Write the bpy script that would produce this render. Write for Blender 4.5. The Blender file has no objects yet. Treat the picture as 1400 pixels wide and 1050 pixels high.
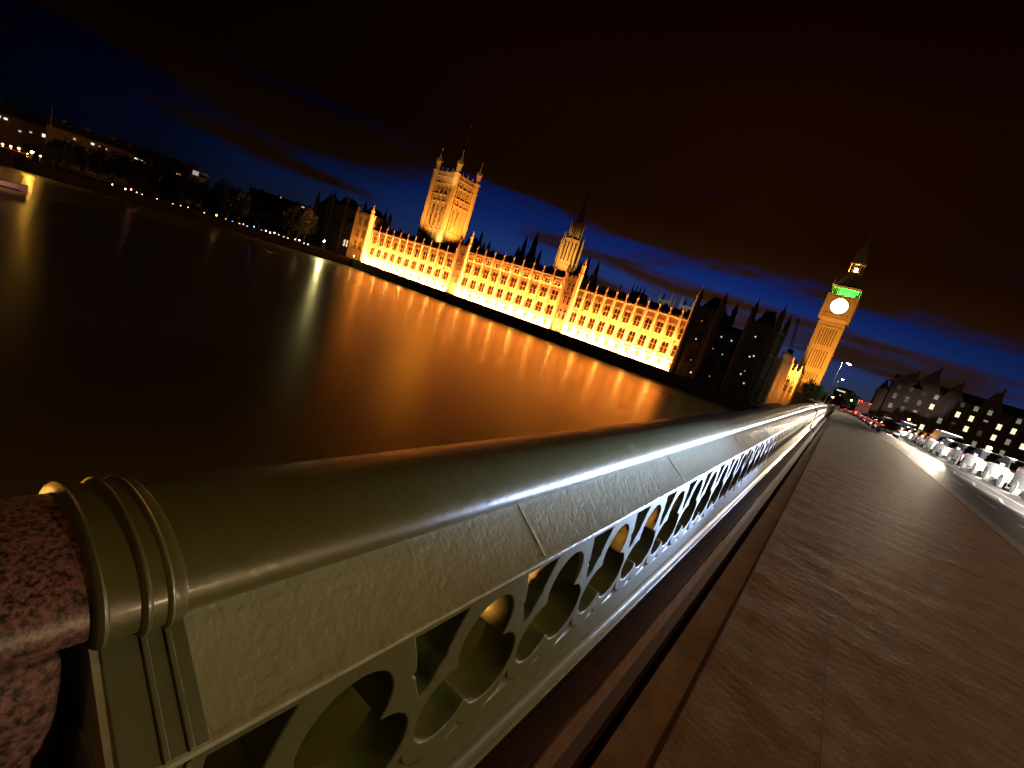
import bpy, bmesh, math, random
from mathutils import Vector, Matrix
random.seed(7)
rad = math.radians
scene = bpy.context.scene
C = scene.collection

# ------------------------------------------------------------------ camera
cam_d = bpy.data.cameras.new('camera'); cam = bpy.data.objects.new('camera', cam_d); C.objects.link(cam)
cam_d.sensor_width = 36; cam_d.lens = 36 * 647 / 1400; cam_d.clip_start = .02; cam_d.clip_end = 9000
AZ, PITCH, ROLL = rad(-33.443), rad(-10.413), rad(17.85)
fwd = Vector((math.sin(AZ) * math.cos(PITCH), math.cos(AZ) * math.cos(PITCH), math.sin(PITCH)))
rt0 = Vector((math.cos(AZ), -math.sin(AZ), 0)); up0 = rt0.cross(fwd)
right = rt0 * math.cos(ROLL) - up0 * -math.sin(ROLL) * -1
# the picture is turned clockwise: world up leans to the right of the frame
cr, sr = math.cos(ROLL), math.sin(ROLL)
right = rt0 * cr + up0 * sr
up = -rt0 * sr + up0 * cr
M = Matrix((right, up, -fwd)).transposed().to_4x4(); M.translation = Vector((0, 0, 1.5))
cam.matrix_world = M
scene.camera = cam
scene.view_settings.view_transform = 'Standard'; scene.view_settings.look = 'None'
scene.view_settings.exposure = 0; scene.view_settings.gamma = 1
try:
    scene.cycles.use_denoising = True
    scene.cycles.max_bounces = 5; scene.cycles.glossy_bounces = 3; scene.cycles.diffuse_bounces = 2
    scene.cycles.sample_clamp_indirect = 6; scene.cycles.caustics_reflective = False; scene.cycles.caustics_refractive = False
except Exception: pass

# ------------------------------------------------------------------ world: last blue of dusk under city-lit cloud
W = bpy.data.worlds.new('World'); scene.world = W; W.use_nodes = True
def N(nt, t, **kw):
    n = nt.nodes.new(t)
    for k, v in kw.items():
        if k in n.inputs: n.inputs[k].default_value = v
        else: setattr(n, k, v)
    return n
def ramp(nt, stops, interp='LINEAR'):
    r = nt.nodes.new('ShaderNodeValToRGB'); r.color_ramp.interpolation = interp
    e = r.color_ramp.elements
    while len(e) < len(stops): e.new(.5)
    for i, (p, c) in enumerate(stops):
        e[i].position = p; e[i].color = (c, c, c, 1) if isinstance(c, (int, float)) else (*c, 1)
    return r
nt = W.node_tree; nt.nodes.clear(); L = nt.links.new
tc = N(nt, 'ShaderNodeTexCoord'); sep = N(nt, 'ShaderNodeSeparateXYZ'); L(tc.outputs['Generated'], sep.inputs[0])
sky = ramp(nt, [(0, (.022, .024, .042)), (.02, (.020, .030, .072)), (.075, (.010, .028, .120)), (.14, (.0035, .012, .085)), (.22, (.0012, .0025, .024)), (.36, (.0008, .0004, .0022)), (1, (.0005, .0002, .0002))])
L(sep.outputs['Z'], sky.inputs[0])
# dimmer and browner towards the city on the left (west to south)
az = N(nt, 'ShaderNodeMath', operation='ARCTAN2'); L(sep.outputs['X'], az.inputs[0]); L(sep.outputs['Y'], az.inputs[1])
azr = ramp(nt, [(0, .02), (.12, .08), (.26, .34), (.42, 1.15), (.66, 1.5), (.82, 1.0), (1, .42)])
mr = N(nt, 'ShaderNodeMapRange'); mr.inputs['From Min'].default_value = -1.5; mr.inputs['From Max'].default_value = .4
L(az.outputs[0], mr.inputs['Value']); L(mr.outputs[0], azr.inputs[0])
skm = N(nt, 'ShaderNodeMixRGB', blend_type='MULTIPLY'); skm.inputs[0].default_value = 1; L(sky.outputs[0], skm.inputs[1]); L(azr.outputs[0], skm.inputs[2])
comb = N(nt, 'ShaderNodeCombineXYZ'); L(az.outputs[0], comb.inputs[0])
zz = N(nt, 'ShaderNodeMath', operation='MULTIPLY'); zz.inputs[1].default_value = 7.5; L(sep.outputs['Z'], zz.inputs[0]); L(zz.outputs[0], comb.inputs[1])
cl = N(nt, 'ShaderNodeTexNoise', noise_dimensions='3D'); cl.inputs['Scale'].default_value = 2.1; cl.inputs['Detail'].default_value = 5; cl.inputs['Roughness'].default_value = .5; cl.inputs['Distortion'].default_value = .35
off = N(nt, 'ShaderNodeVectorMath', operation='ADD'); off.inputs[1].default_value = (3.35, .62, 0); L(comb.outputs[0], off.inputs[0]); L(off.outputs[0], cl.inputs['Vector'])
# cover grows with height: solid cloud overhead
zc = N(nt, 'ShaderNodeMapRange'); zc.inputs['From Min'].default_value = .03; zc.inputs['From Max'].default_value = .27; zc.inputs['To Min'].default_value = -.13; zc.inputs['To Max'].default_value = .30
L(sep.outputs['Z'], zc.inputs['Value'])
ad = N(nt, 'ShaderNodeMath', operation='ADD'); L(cl.outputs[0], ad.inputs[0]); L(zc.outputs[0], ad.inputs[1])
cm = ramp(nt, [(.47, 0), (.62, 1)], 'EASE'); L(ad.outputs[0], cm.inputs[0])
cc = ramp(nt, [(0, (.020, .008, .0035)), (.10, (.022, .0085, .0018)), (.22, (.0095, .0024, .0004)), (.40, (.0075, .0013, .0003)), (.6, (.0012, .0002, .0001))]); L(sep.outputs['Z'], cc.inputs[0])
mix = N(nt, 'ShaderNodeMixRGB'); L(cm.outputs[0], mix.inputs[0]); L(skm.outputs[0], mix.inputs[1])
azc = ramp(nt, [(0, .16), (.25, .30), (.48, .8), (.66, 1.15), (.85, .9), (1, .45)]); L(mr.outputs[0], azc.inputs[0])
ccm = N(nt, 'ShaderNodeMixRGB', blend_type='MULTIPLY'); ccm.inputs[0].default_value = 1; L(cc.outputs[0], ccm.inputs[1]); L(azc.outputs[0], ccm.inputs[2]); L(ccm.outputs[0], mix.inputs[2])
bg = N(nt, 'ShaderNodeBackground'); bg.inputs['Strength'].default_value = 1; L(mix.outputs[0], bg.inputs[0])
wo = N(nt, 'ShaderNodeOutputWorld'); L(bg.outputs[0], wo.inputs[0])

# ------------------------------------------------------------------ helpers
def tag(o, label=None, cat=None, group=None, kind=None):
    if label: o['label'] = label
    if cat: o['category'] = cat
    if group: o['group'] = group
    if kind: o['kind'] = kind
    return o
def empty(name, loc=(0, 0, 0), rz=0):
    o = bpy.data.objects.new(name, None); o.location = loc; o.rotation_euler.z = rz; o.empty_display_size = .3; C.objects.link(o); return o
def kids(o): return [c for c in bpy.data.objects if c.parent == o]
def copy_tree(o, parent=None):
    c = o.copy(); C.objects.link(c)
    if parent is not None: c.parent = parent
    for ch in list(o.children): copy_tree(ch, c)
    return c
class MB:
    def __init__(s): s.v = []; s.f = []; s.m = []; s.mi = 0
    def add(s, vs, fs):
        b = len(s.v); s.v += [tuple(p) for p in vs]; s.f += [tuple(b + i for i in f) for f in fs]; s.m += [s.mi] * len(fs); return s
    def box(s, x0, x1, y0, y1, z0, z1):
        return s.add([(x0,y0,z0),(x1,y0,z0),(x1,y1,z0),(x0,y1,z0),(x0,y0,z1),(x1,y0,z1),(x1,y1,z1),(x0,y1,z1)],
                     [(0,3,2,1),(4,5,6,7),(0,1,5,4),(1,2,6,5),(2,3,7,6),(3,0,4,7)])
    def frus(s, cx, cy, n, r0, r1, z0, z1, rot=None, sy=1):
        rot = math.pi / n if rot is None else rot
        r1 = max(r1, .002); vs = []
        for r, z in ((r0, z0), (r1, z1)):
            for i in range(n):
                a = rot + 2 * math.pi * i / n; vs.append((cx + r * math.cos(a), cy + sy * r * math.sin(a), z))
        fs = [(i, (i+1) % n, n + (i+1) % n, n + i) for i in range(n)] + [tuple(range(n-1, -1, -1)), tuple(range(n, 2*n))]
        return s.add(vs, fs)
    def ext(s, prof, axis, a0, a1):
        """extrude a closed profile of (p,q) pairs along an axis: y -> (x,z), x -> (y,z)"""
        n = len(prof)
        mk = (lambda p, a: (p[0], a, p[1])) if axis == 'y' else (lambda p, a: (a, p[0], p[1]))
        vs = [mk(p, a0) for p in prof] + [mk(p, a1) for p in prof]
        return s.add(vs, [(i, (i+1) % n, n + (i+1) % n, n + i) for i in range(n)] + [tuple(range(n-1, -1, -1)), tuple(range(n, 2*n))])
    def tube(s, pts, r, n=8):
        for (a, b) in zip(pts[:-1], pts[1:]):
            a, b = Vector(a), Vector(b); d = (b - a).normalized(); u = d.orthogonal().normalized(); w = d.cross(u)
            vs = [p + (u * math.cos(2*math.pi*i/n) + w * math.sin(2*math.pi*i/n)) * r for p in (a, b) for i in range(n)]
            s.add(vs, [(i, (i+1) % n, n + (i+1) % n, n + i) for i in range(n)] + [tuple(range(n-1, -1, -1)), tuple(range(n, 2*n))])
        return s
    def lathe(s, prof, n=24, o=(0, 0, 0), axis='z', a0=0, a1=2*math.pi):
        """prof: (radius, height)"""
        full = abs(a1 - a0 - 2*math.pi) < 1e-6; m = n if full else n + 1; vs = []
        for r, h in prof:
            for i in range(m):
                a = a0 + (a1 - a0) * i / n; c, q = r * math.cos(a), r * math.sin(a)
                vs.append((o[0]+c, o[1]+q, o[2]+h) if axis == 'z' else ((o[0]+c, o[1]+h, o[2]+q) if axis == 'y' else (o[0]+h, o[1]+c, o[2]+q)))
        fs = []
        for j in range(len(prof) - 1):
            for i in range(n):
                k = (i+1) % m
                fs.append((j*m+i, j*m+k, (j+1)*m+k, (j+1)*m+i))
        return s.add(vs, fs)
    def obj(s, name, mats, parent=None, smooth=False, bevel=0, loc=None):
        me = bpy.data.meshes.new(name); me.from_pydata(s.v, [], s.f)
        if not isinstance(mats, (list, tuple)): mats = [mats]
        for m in mats: me.materials.append(m)
        me.polygons.foreach_set('material_index', s.m)
        if smooth: me.polygons.foreach_set('use_smooth', [True] * len(s.f))
        bm = bmesh.new(); bm.from_mesh(me)
        bmesh.ops.recalc_face_normals(bm, faces=bm.faces)
        bm.to_mesh(me); bm.free(); me.update()
        o = bpy.data.objects.new(name, me); C.objects.link(o)
        if parent is not None: o.parent = parent
        if loc: o.location = loc
        if smooth:
            try: me.set_sharp_from_angle(angle=rad(40))
            except Exception: pass
        if bevel:
            b = o.modifiers.new('edge', 'BEVEL'); b.width = bevel; b.segments = 2; b.limit_method = 'ANGLE'
        return o

# ------------------------------------------------------------------ materials
def mat(name, col, rough=.6, metal=0, noise=None, bump=None, spec=.5, coat=0, emit=None, scale_vec=None, blotch=None):
    """noise=(scale, other colour, amount); bump=[(scale, strength, distance)]; emit=(colour, strength)"""
    m = bpy.data.materials.new(name); m.use_nodes = True; t = m.node_tree; p = t.nodes['Principled BSDF']
    p.inputs['Base Color'].default_value = (*col, 1); p.inputs['Roughness'].default_value = rough; p.inputs['Metallic'].default_value = metal
    p.inputs['Specular IOR Level'].default_value = spec; p.inputs['Coat Weight'].default_value = coat; p.inputs['Coat Roughness'].default_value = .15
    if emit: p.inputs['Emission Color'].default_value = (*emit[0], 1); p.inputs['Emission Strength'].default_value = emit[1]
    g = N(t, 'ShaderNodeNewGeometry') if False else N(t, 'ShaderNodeTexCoord')
    src = g.outputs['Object']
    if scale_vec:
        mp = N(t, 'ShaderNodeMapping'); mp.inputs['Scale'].default_value = scale_vec; t.links.new(src, mp.inputs[0]); src = mp.outputs[0]
    if noise:
        n = N(t, 'ShaderNodeTexNoise'); n.inputs['Scale'].default_value = noise[0]; n.inputs['Detail'].default_value = 6; n.inputs['Roughness'].default_value = .65
        t.links.new(src, n.inputs['Vector'])
        r = ramp(t, [(.5 - .5*noise[2], col), (.5 + .5*noise[2], noise[1])]); t.links.new(n.outputs[0], r.inputs[0]); out = r.outputs[0]
        if blotch:
            n2 = N(t, 'ShaderNodeTexNoise'); n2.inputs['Scale'].default_value = blotch[0]; n2.inputs['Detail'].default_value = 4; t.links.new(src, n2.inputs['Vector'])
            r2 = ramp(t, [(.35, blotch[1]), (.65, (1, 1, 1))]); t.links.new(n2.outputs[0], r2.inputs[0])
            mm = N(t, 'ShaderNodeMixRGB', blend_type='MULTIPLY'); mm.inputs[0].default_value = 1; t.links.new(out, mm.inputs[1]); t.links.new(r2.outputs[0], mm.inputs[2]); out = mm.outputs[0]
        t.links.new(out, p.inputs['Base Color'])
    if name.startswith('green_paint'):
        n3 = N(t, 'ShaderNodeTexNoise'); n3.inputs['Scale'].default_value = 22; n3.inputs['Detail'].default_value = 8; n3.inputs['Roughness'].default_value = .7; t.links.new(src, n3.inputs['Vector'])
        q3 = N(t, 'ShaderNodeMapRange'); q3.inputs['From Min'].default_value = .25; q3.inputs['From Max'].default_value = .75; q3.inputs['To Min'].default_value = rough - .08; q3.inputs['To Max'].default_value = rough + .16
        t.links.new(n3.outputs[0], q3.inputs['Value']); t.links.new(q3.outputs[0], p.inputs['Roughness'])
    if bump:
        prev = None
        for (sc, st, di) in bump:
            n = N(t, 'ShaderNodeTexNoise'); n.inputs['Scale'].default_value = sc; n.inputs['Detail'].default_value = 4; t.links.new(src, n.inputs['Vector'])
            b = N(t, 'ShaderNodeBump'); b.inputs['Strength'].default_value = st; b.inputs['Distance'].default_value = di
            t.links.new(n.outputs[0], b.inputs['Height'])
            if prev: t.links.new(prev.outputs[0], b.inputs['Normal'])
            prev = b
        t.links.new(prev.outputs[0], p.inputs['Normal'])
    return m
def glow(name, col, s): return mat(name, (.05, .05, .05), .4, emit=(col, s))
paint = mat('green_paint', (.080, .088, .034), .46, noise=(5, (.064, .071, .027), .9), bump=[(9, .35, .004), (48, .55, .0022)], spec=.5, coat=.08)
paint_rail = mat('green_paint_smooth', (.074, .080, .021), .38, noise=(4, (.066, .066, .019), .9), bump=[(5, .4, .006), (17, .45, .003), (60, .7, .0014)], spec=.5, coat=.08)
paint_pan = mat('green_paint_lumpy_sheen', (.26, .275, .185), .34, noise=(6, (.21, .225, .145), .9), bump=[(6, .5, .008), (34, .9, .0032), (90, 1, .0024)], spec=.8, coat=.2)  # same green as the rail, lightened to hold the sheen on the slope
granite = mat('pink_granite', (.27, .150, .135), .42, noise=(150, (.012, .010, .010), .22), bump=[(60, .25, .002)], blotch=(4, (.55, .45, .45)))
granite_rough = mat('rough_granite', (.20, .11, .095), .8, noise=(120, (.010, .008, .008), .25), bump=[(14, .9, .02), (60, .6, .004)])
plinth_m = mat('worn_shaded_red_stone', (.036, .014, .006), .95, noise=(9, (.018, .007, .003), .6), spec=.1, bump=[(12, .5, .01), (80, .5, .003)])  # dark stone, with shade under the ironwork put into its colour
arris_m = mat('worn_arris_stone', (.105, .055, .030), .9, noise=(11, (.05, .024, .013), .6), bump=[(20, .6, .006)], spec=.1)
slab_m = mat('footway', (.215, .116, .050), .70, noise=(1.3, (.125, .066, .029), .5), blotch=(9, (.72, .70, .68)), bump=[(2.2, .6, .035), (9, .38, .010), (60, .5, .003)], spec=.25)
kerb_m = mat('kerb_granite', (.20, .16, .14), .6, noise=(20, (.12, .09, .08), .6), bump=[(30, .5, .004)])
road_m = mat('asphalt', (.050, .040, .034), .62, noise=(4, (.03, .027, .026), .6), bump=[(60, .5, .004), (3, .3, .01)])
mark_m = mat('road_paint', (.55, .50, .45), .6, noise=(9, (.30, .27, .24), .5))
stone = mat('honey_limestone', (.36, .27, .15), .85, noise=(.6, (.28, .20, .11), .6), bump=[(1.5, .5, .15)])
stone_d = mat('unlit_limestone', (.050, .036, .028), .9, noise=(.5, (.03, .022, .018), .6), bump=[(1.5, .5, .15)])  # same limestone, darkened for the palace parts the floodlights miss
stone_g = mat('grey_abbey_stone', (.30, .30, .29), .9, noise=(.3, (.20, .20, .20), .6), bump=[(1, .5, .2)])
roof_m = mat('cast_iron_roof', (.020, .018, .017), .7, bump=[(1, .4, .1)])
lead_m = mat('dark_lead', (.03, .03, .032), .6)
glass_d = mat('dark_glazing', (.03, .016, .010), .25)
lamp_iron = mat('lamp_iron', (.10, .10, .10), .45, metal=.3)
wall_m = mat('river_wall_stone', (.035, .026, .020), .9, noise=(.4, (.02, .015, .012), .6), bump=[(.8, .5, .1)])
gilt = mat('gilding', (.8, .5, .12), .35, metal=1)

# ------------------------------------------------------------------ setting: water, land
ZW = -12.8
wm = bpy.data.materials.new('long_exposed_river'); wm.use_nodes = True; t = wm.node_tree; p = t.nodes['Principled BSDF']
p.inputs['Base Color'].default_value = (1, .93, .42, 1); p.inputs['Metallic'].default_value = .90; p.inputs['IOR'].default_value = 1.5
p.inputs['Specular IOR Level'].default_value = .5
g = N(t, 'ShaderNodeTexCoord'); mp = N(t, 'ShaderNodeMapping'); mp.inputs['Scale'].default_value = (.012, .16, 1); t.links.new(g.outputs['Object'], mp.inputs[0])
n1 = N(t, 'ShaderNodeTexNoise'); n1.inputs['Scale'].default_value = 1; n1.inputs['Detail'].default_value = 3; n1.inputs['Roughness'].default_value = .5; t.links.new(mp.outputs[0], n1.inputs['Vector'])
bb = N(t, 'ShaderNodeBump'); bb.inputs['Strength'].default_value = .022; bb.inputs['Distance'].default_value = .5; t.links.new(n1.outputs[0], bb.inputs['Height']); t.links.new(bb.outputs[0], p.inputs['Normal'])
rr = N(t, 'ShaderNodeMapRange'); rr.inputs['To Min'].default_value = .25; rr.inputs['To Max'].default_value = .34; t.links.new(n1.outputs[0], rr.inputs['Value']); t.links.new(rr.outputs[0], p.inputs['Roughness'])
def sheet(name, poly, z, m, zb=None, kind='structure'):
    mb = MB(); n = len(poly)
    if zb is None: mb.add([(x, y, z) for x, y in poly], [tuple(range(n))])
    else: mb.add([(x, y, z) for x, y in poly] + [(x, y, zb) for x, y in poly], [tuple(range(n)), tuple(range(2*n-1, n-1, -1))] + [(i, (i+1) % n, n+(i+1) % n, n+i) for i in range(n)])
    return tag(mb.obj(name, m), kind=kind)
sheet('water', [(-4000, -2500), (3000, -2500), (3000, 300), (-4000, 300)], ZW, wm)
land_m = mat('dark_ground', (.03, .026, .02), .95, noise=(.05, (.02, .018, .014), .6))
bank = [(-320, 16), (-303, 36), (-298, 48), (-293, 71), (-286, 92), (-278, 113), (-267, 138), (-256, 155), (-247, 172)]
sheet('ground', [(-4000, -300), (-700, -120), (-420, -40)] + bank + [(-22, 172), (3000, 172), (3000, 5000), (-4000, 5000)], -9.0, land_m, -14)
sheet('street_ground', [(-8, 168), (900, 168), (900, 1500), (-22, 1500), (-22, 262.5), (-9, 255)], -1.78, land_m, -9.2)
# embankment wall
mb = MB()
pts = bank + [(-22, 171.6)]
for (a, b) in zip(pts[:-1], pts[1:]):
    a = Vector((*a, 0)); b = Vector((*b, 0)); d = (b - a).normalized(); nrm = Vector((d.y, -d.x, 0)) * .5
    q = [a + nrm, b + nrm, b - nrm, a - nrm]
    zt = -8.0
    mb.add([(v.x, v.y, ZW - .5) for v in q] + [(v.x, v.y, zt) for v in q], [(0,3,2,1),(4,5,6,7),(0,1,5,4),(1,2,6,5),(2,3,7,6),(3,0,4,7)])
tag(mb.obj('embankment_wall', wall_m), 'long dark stone river wall along the waterline below the lit palace and the trees', 'wall')

# ------------------------------------------------------------------ bridge deck
def dz(y):
    if y < 10: return 0
    if y < 50: return -.00023 * (y - 10) ** 2
    return -.368 - .0125 * (min(y, 166) - 50)
ys = [-60, -30, -10, -4, 0, 4, 10] + list(range(13, 170, 4)) + [260]
def strip(name, prof, m, y0=None, y1=None, smooth=False, tagkind='structure', parent=None):
    """loft an (x,z) line along the bridge, following its hump"""
    Y = [y for y in ys if (y0 is None or y > y0) and (y1 is None or y < y1)]
    if y0 is not None: Y = [y0] + Y
    if y1 is not None: Y = Y + [y1]
    mb = MB(); n = len(prof); vs = [(x, y, z + dz(y)) for y in Y for x, z in prof]
    fs = [(j*n+i, j*n+i+1, (j+1)*n+i+1, (j+1)*n+i) for j in range(len(Y)-1) for i in range(n-1)]
    mb.add(vs, fs); o = mb.obj(name, m, parent, smooth)
    if tagkind: tag(o, kind=tagkind)
    return o
strip('road', [(3.45, -.124), (8, -.06), (12.6, -.124)], road_m, y1=240)
strip('pavement', [(-.22, 0), (3.16, 0)], slab_m, y1=240)
strip('far_pavement', [(12.9, 0), (16, 0)], slab_m, y1=168)
strip('kerb', [(3.155, -.02), (3.16, .004), (3.43, .002), (3.452, -.02), (3.455, -.13)], kerb_m, y1=240)
strip('far_kerb', [(12.55, -.13), (12.56, .0), (12.9, .002), (12.905, -.02)], kerb_m, y1=168)
gut = mat('gutter_shade_stone', (.042, .018, .008), .9, noise=(7, (.022, .009, .004), .6), spec=.1, bump=[(10, .5, .01), (70, .6, .004)])  # parapet's shade on the paving put into a darker strip colour
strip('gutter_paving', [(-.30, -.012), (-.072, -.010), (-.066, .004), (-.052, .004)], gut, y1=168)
strip('bridge_deck_underside', [(-.9, -.35), (-.9, -2.2), (16.9, -2.2), (16.9, -.35)], wall_m, y1=168)
# pavement joints (tar-filled, slightly sunk lines laid as narrow strips)
joint_m = mat('tar_joint', (.030, .018, .012), .6)
j1 = strip('paving_joint', [(.477, .0045), (.482, .0045)], joint_m, y0=.2, y1=120)
# road markings
def dashes(name, x, w, y0, on, offn, cnt):
    mb = MB()
    for k in range(cnt):
        a = y0 + k * (on + offn); b = a + on
        mb.add([(x, a, dz(a) - .094), (x+w, a, dz(a) - .094), (x+w, b, dz(b) - .094), (x, b, dz(b) - .094)], [(0, 1, 2, 3)])
    tag(mb.obj(name, mark_m), kind='structure')
dashes('lane_dashes', 4.45, .10, 10.4, 2.2, 2.2, 9)
dashes('lane_dashes', 4.45, .10, 50.4, 2.2, 2.2, 9)
strip('centre_line', [(6.15, -.074), (6.27, -.074)], mark_m, y0=16, y1=160)
mb = MB()
for k in range(7):      # worn zigzag beside the cycle lane
    y0 = 20 + k * 2.0; x0, x1 = (5.2, 5.55) if k % 2 else (5.55, 5.2)
    mb.add([(x0, y0, dz(y0) - .085), (x0+.1, y0, dz(y0) - .085), (x1+.1, y0+2, dz(y0+2) - .085), (x1, y0+2, dz(y0+2) - .085)], [(0, 1, 2, 3)])
tag(mb.obj('zigzag_marking', mark_m), kind='structure')

# ------------------------------------------------------------------ parapet (profile measured from the rail)
XC = -.670                                 # centre line of the parapet
def mir(pts): return pts + [(2*XC - x, z) for x, z in reversed(pts)]
RAILZ = 1.012
def oval(d=0, n=56):
    """closed cross-section of the broad flattened handrail, grown by d"""
    pts = []
    for i in range(n):
        t = 2*math.pi*i/n; c, q = math.cos(t), math.sin(t); e = 2/2.08
        x = (.141 + d) * math.copysign(abs(c)**e, c); z = ((.070 + d) if q > 0 else (.036 + d)) * math.copysign(abs(q)**e, q)
        pts.append((XC + x, RAILZ + z))
    return pts
rail_prof = oval()
def rings(mb, prof):
    """loft ovals: prof = [(growth, y)]"""
    n = 56; vs = []
    for d, y in prof: vs += [(x, y, z) for x, z in oval(d)]
    mb.add(vs, [(j*n+i, j*n+(i+1) % n, (j+1)*n+(i+1) % n, (j+1)*n+i) for j in range(len(prof)-1) for i in range(n)] + [tuple(range(n-1, -1, -1)), tuple(range((len(prof)-1)*n, len(prof)*n))])
panel_r = [(XC + .10, 1.010), (-.5525, .9975), (-.432, .9115), (-.4225, .9115), (-.4165, .9085), (-.415, .903), (-.4175, .898), (-.4225, .8955), (-.429, .893), (-.429, .885)]
panel_prof = mir(panel_r)
base_r = [(-.428, .385), (-.425, .375), (-.414, .371), (-.405, .362), (-.402, .352), (-.407, .343), (-.418, .340), (-.412, .332), (-.398, .326), (-.393, .316), (-.396, .306), (-.405, .300), (-.402, .286)]
base_prof = mir(base_r)
plinth_r = [(-.405, .288), (-.318, .282), (-.300, .270), (-.283, .238), (-.276, .225), (-.272, -.06)]
plinth_prof = mir(plinth_r)

def trefoil(cy, cz, d=.094, r=.0905, seg=16):
    pts = []
    cs = [(cy + d*math.sin(rad(a)), cz + d*math.cos(rad(a)), a) for a in (0, 120, 240)]
    for (y, z, a) in cs:
        h = 180 - math.degrees(math.acos(max(-1, min(1, (d*math.cos(rad(60))) / r)))) if r > 0 else 120
        half = h - 30 + 10
        half = 118.5
        for i in range(seg + 1):
            b = rad(a - half + 2*half*i/seg); pts.append((y + r*math.sin(b), z + r*math.cos(b)))
    return pts
PER = .371
ZT = 1.5 - .83
def spandrel(cy, s=1):
    # upper spandrel: flat top, concave flanks, cusped shoulders, pointed foot
    R = [(.083, .882), (.062, .835), (.046, .790), (.052, .775), (.040, .766), (.020, .722), (0, .690)]
    Lf = [(-y, z) for y, z in reversed(R[:-1])]
    return [(cy + y, z) for y, z in [(a*.9, .79 + (b-.79)*.93) for a, b in R + Lf]]
def low_spandrel(cy):
    R = [(0, .556), (.014, .520), (.034, .502), (.066, .492), (.083, .484)]
    return [(cy + y, z) for y, z in R + [(-y, z) for y, z in reversed(R[1:])]]
def slot(cy):
    R = [(0, .510), (.012, .494), (.040, .482)]
    return [(cy + y, z) for y, z in R + [(-y, z) for y, z in reversed(R[1:])]]
def tracery_mesh(y0, y1, first, x_front, thick, name):
    cu = bpy.data.curves.new(name, 'CURVE'); cu.dimensions = '2D'; cu.fill_mode = 'BOTH'; cu.extrude = thick/2 - .005; cu.bevel_depth = .005; cu.bevel_resolution = 1; cu.offset = -.005
    def sp(pts):
        q = cu.splines.new('POLY'); q.points.add(len(pts)-1); q.use_cyclic_u = True
        for i, (a, b) in enumerate(pts): q.points[i].co = (a, b, 0, 1)
    unit = [(-PER/2, .372), (PER/2, .372), (PER/2, .900), (-PER/2, .900)]
    # one repeat, cut between trefoils so that the spandrels stay whole
    sp([(0, .372), (PER, .372), (PER, .900), (0, .900)])
    sp(trefoil(PER/2, ZT))
    sp(slot(PER/2))
    R = [(.083, .882), (.062, .835), (.046, .790), (.052, .775), (.040, .766), (.020, .722), (0, .690)]
    o = bpy.data.objects.new(name, cu); C.objects.link(o)
    dg = bpy.context.evaluated_depsgraph_get(); me = bpy.data.meshes.new_from_object(o.evaluated_get(dg))
    vs = [(v.co.x, v.co.y, v.co.z) for v in me.vertices]; fs = [tuple(q.vertices) for q in me.polygons]
    bpy.data.objects.remove(o); bpy.data.meshes.remove(me)
    return vs, fs
# the whole repeat is filled once as a 2D curve spanning three periods and its middle period reused
def tracery_unit(thick):
    cu = bpy.data.curves.new('tracery', 'CURVE'); cu.dimensions = '2D'; cu.fill_mode = 'BOTH'; cu.extrude = thick/2 - .004; cu.bevel_depth = .004; cu.bevel_resolution = 1; cu.offset = -.004
    def sp(pts):
        q = cu.splines.new('POLY'); q.points.add(len(pts)-1); q.use_cyclic_u = True
        for i, (a, b) in enumerate(pts): q.points[i].co = (a, b, 0, 1)
    return cu, sp
def tracery(name, count, y_first, y0, y1, x_mid, thick, m, parent):
    """plate in the plane x = x_mid from y0 to y1 with count trefoils, the first centred on y_first"""
    cu, sp = tracery_unit(thick)
    sp([(y0, .366), (y1, .366), (y1, .902), (y0, .902)])
    for k in range(count):
        c = y_first + k*PER; sp(trefoil(c, ZT)); sp(slot(c))
    for k in range(count - 1):
        c = y_first + (k + .5)*PER; sp(spandrel(c)); sp(low_spandrel(c))
    # half spandrels at the ends
    for c, sgn in ((y_first - .5*PER, 1), (y_first + (count - .5)*PER, -1)):
        if (sgn == 1 and c - .1 > y0) or (sgn == -1 and c + .1 < y1): sp(spandrel(c)); sp(low_spandrel(c))
    o = bpy.data.objects.new('tmp', cu); C.objects.link(o)
    dg = bpy.context.evaluated_depsgraph_get(); me = bpy.data.meshes.new_from_object(o.evaluated_get(dg))
    bpy.data.objects.remove(o); me.name = name
    for v in me.vertices:
        a, b, c = v.co; v.co = (x_mid + c, a, b)
    me.materials.clear(); me.materials.append(m)
    bm = bmesh.new(); bm.from_mesh(me); bmesh.ops.remove_doubles(bm, verts=bm.verts, dist=1e-5); bmesh.ops.recalc_face_normals(bm, faces=bm.faces); bm.to_mesh(me); bm.free()
    ob = bpy.data.objects.new(name, me); C.objects.link(ob); ob.parent = parent
    return ob
def loft(name, prof, y0, y1, m, parent, smooth=True, step=None, cap=True):
    mb = MB(); n = len(prof); K = 1 if not step else max(1, round((y1-y0)/step)); vs = []
    for j in range(K+1):
        y = y0 + (y1-y0)*j/K
        vs += [(x, y, z) for x, z in prof]
    fs = [(j*n+i, j*n+(i+1) % n, (j+1)*n+(i+1) % n, (j+1)*n+i) for j in range(K) for i in range(n)]
    if cap: fs += [tuple(range(n-1, -1, -1)), tuple(range(K*n, K*n+n))]
    mb.add(vs, fs); return mb.obj(name, m, parent, smooth)

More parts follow.
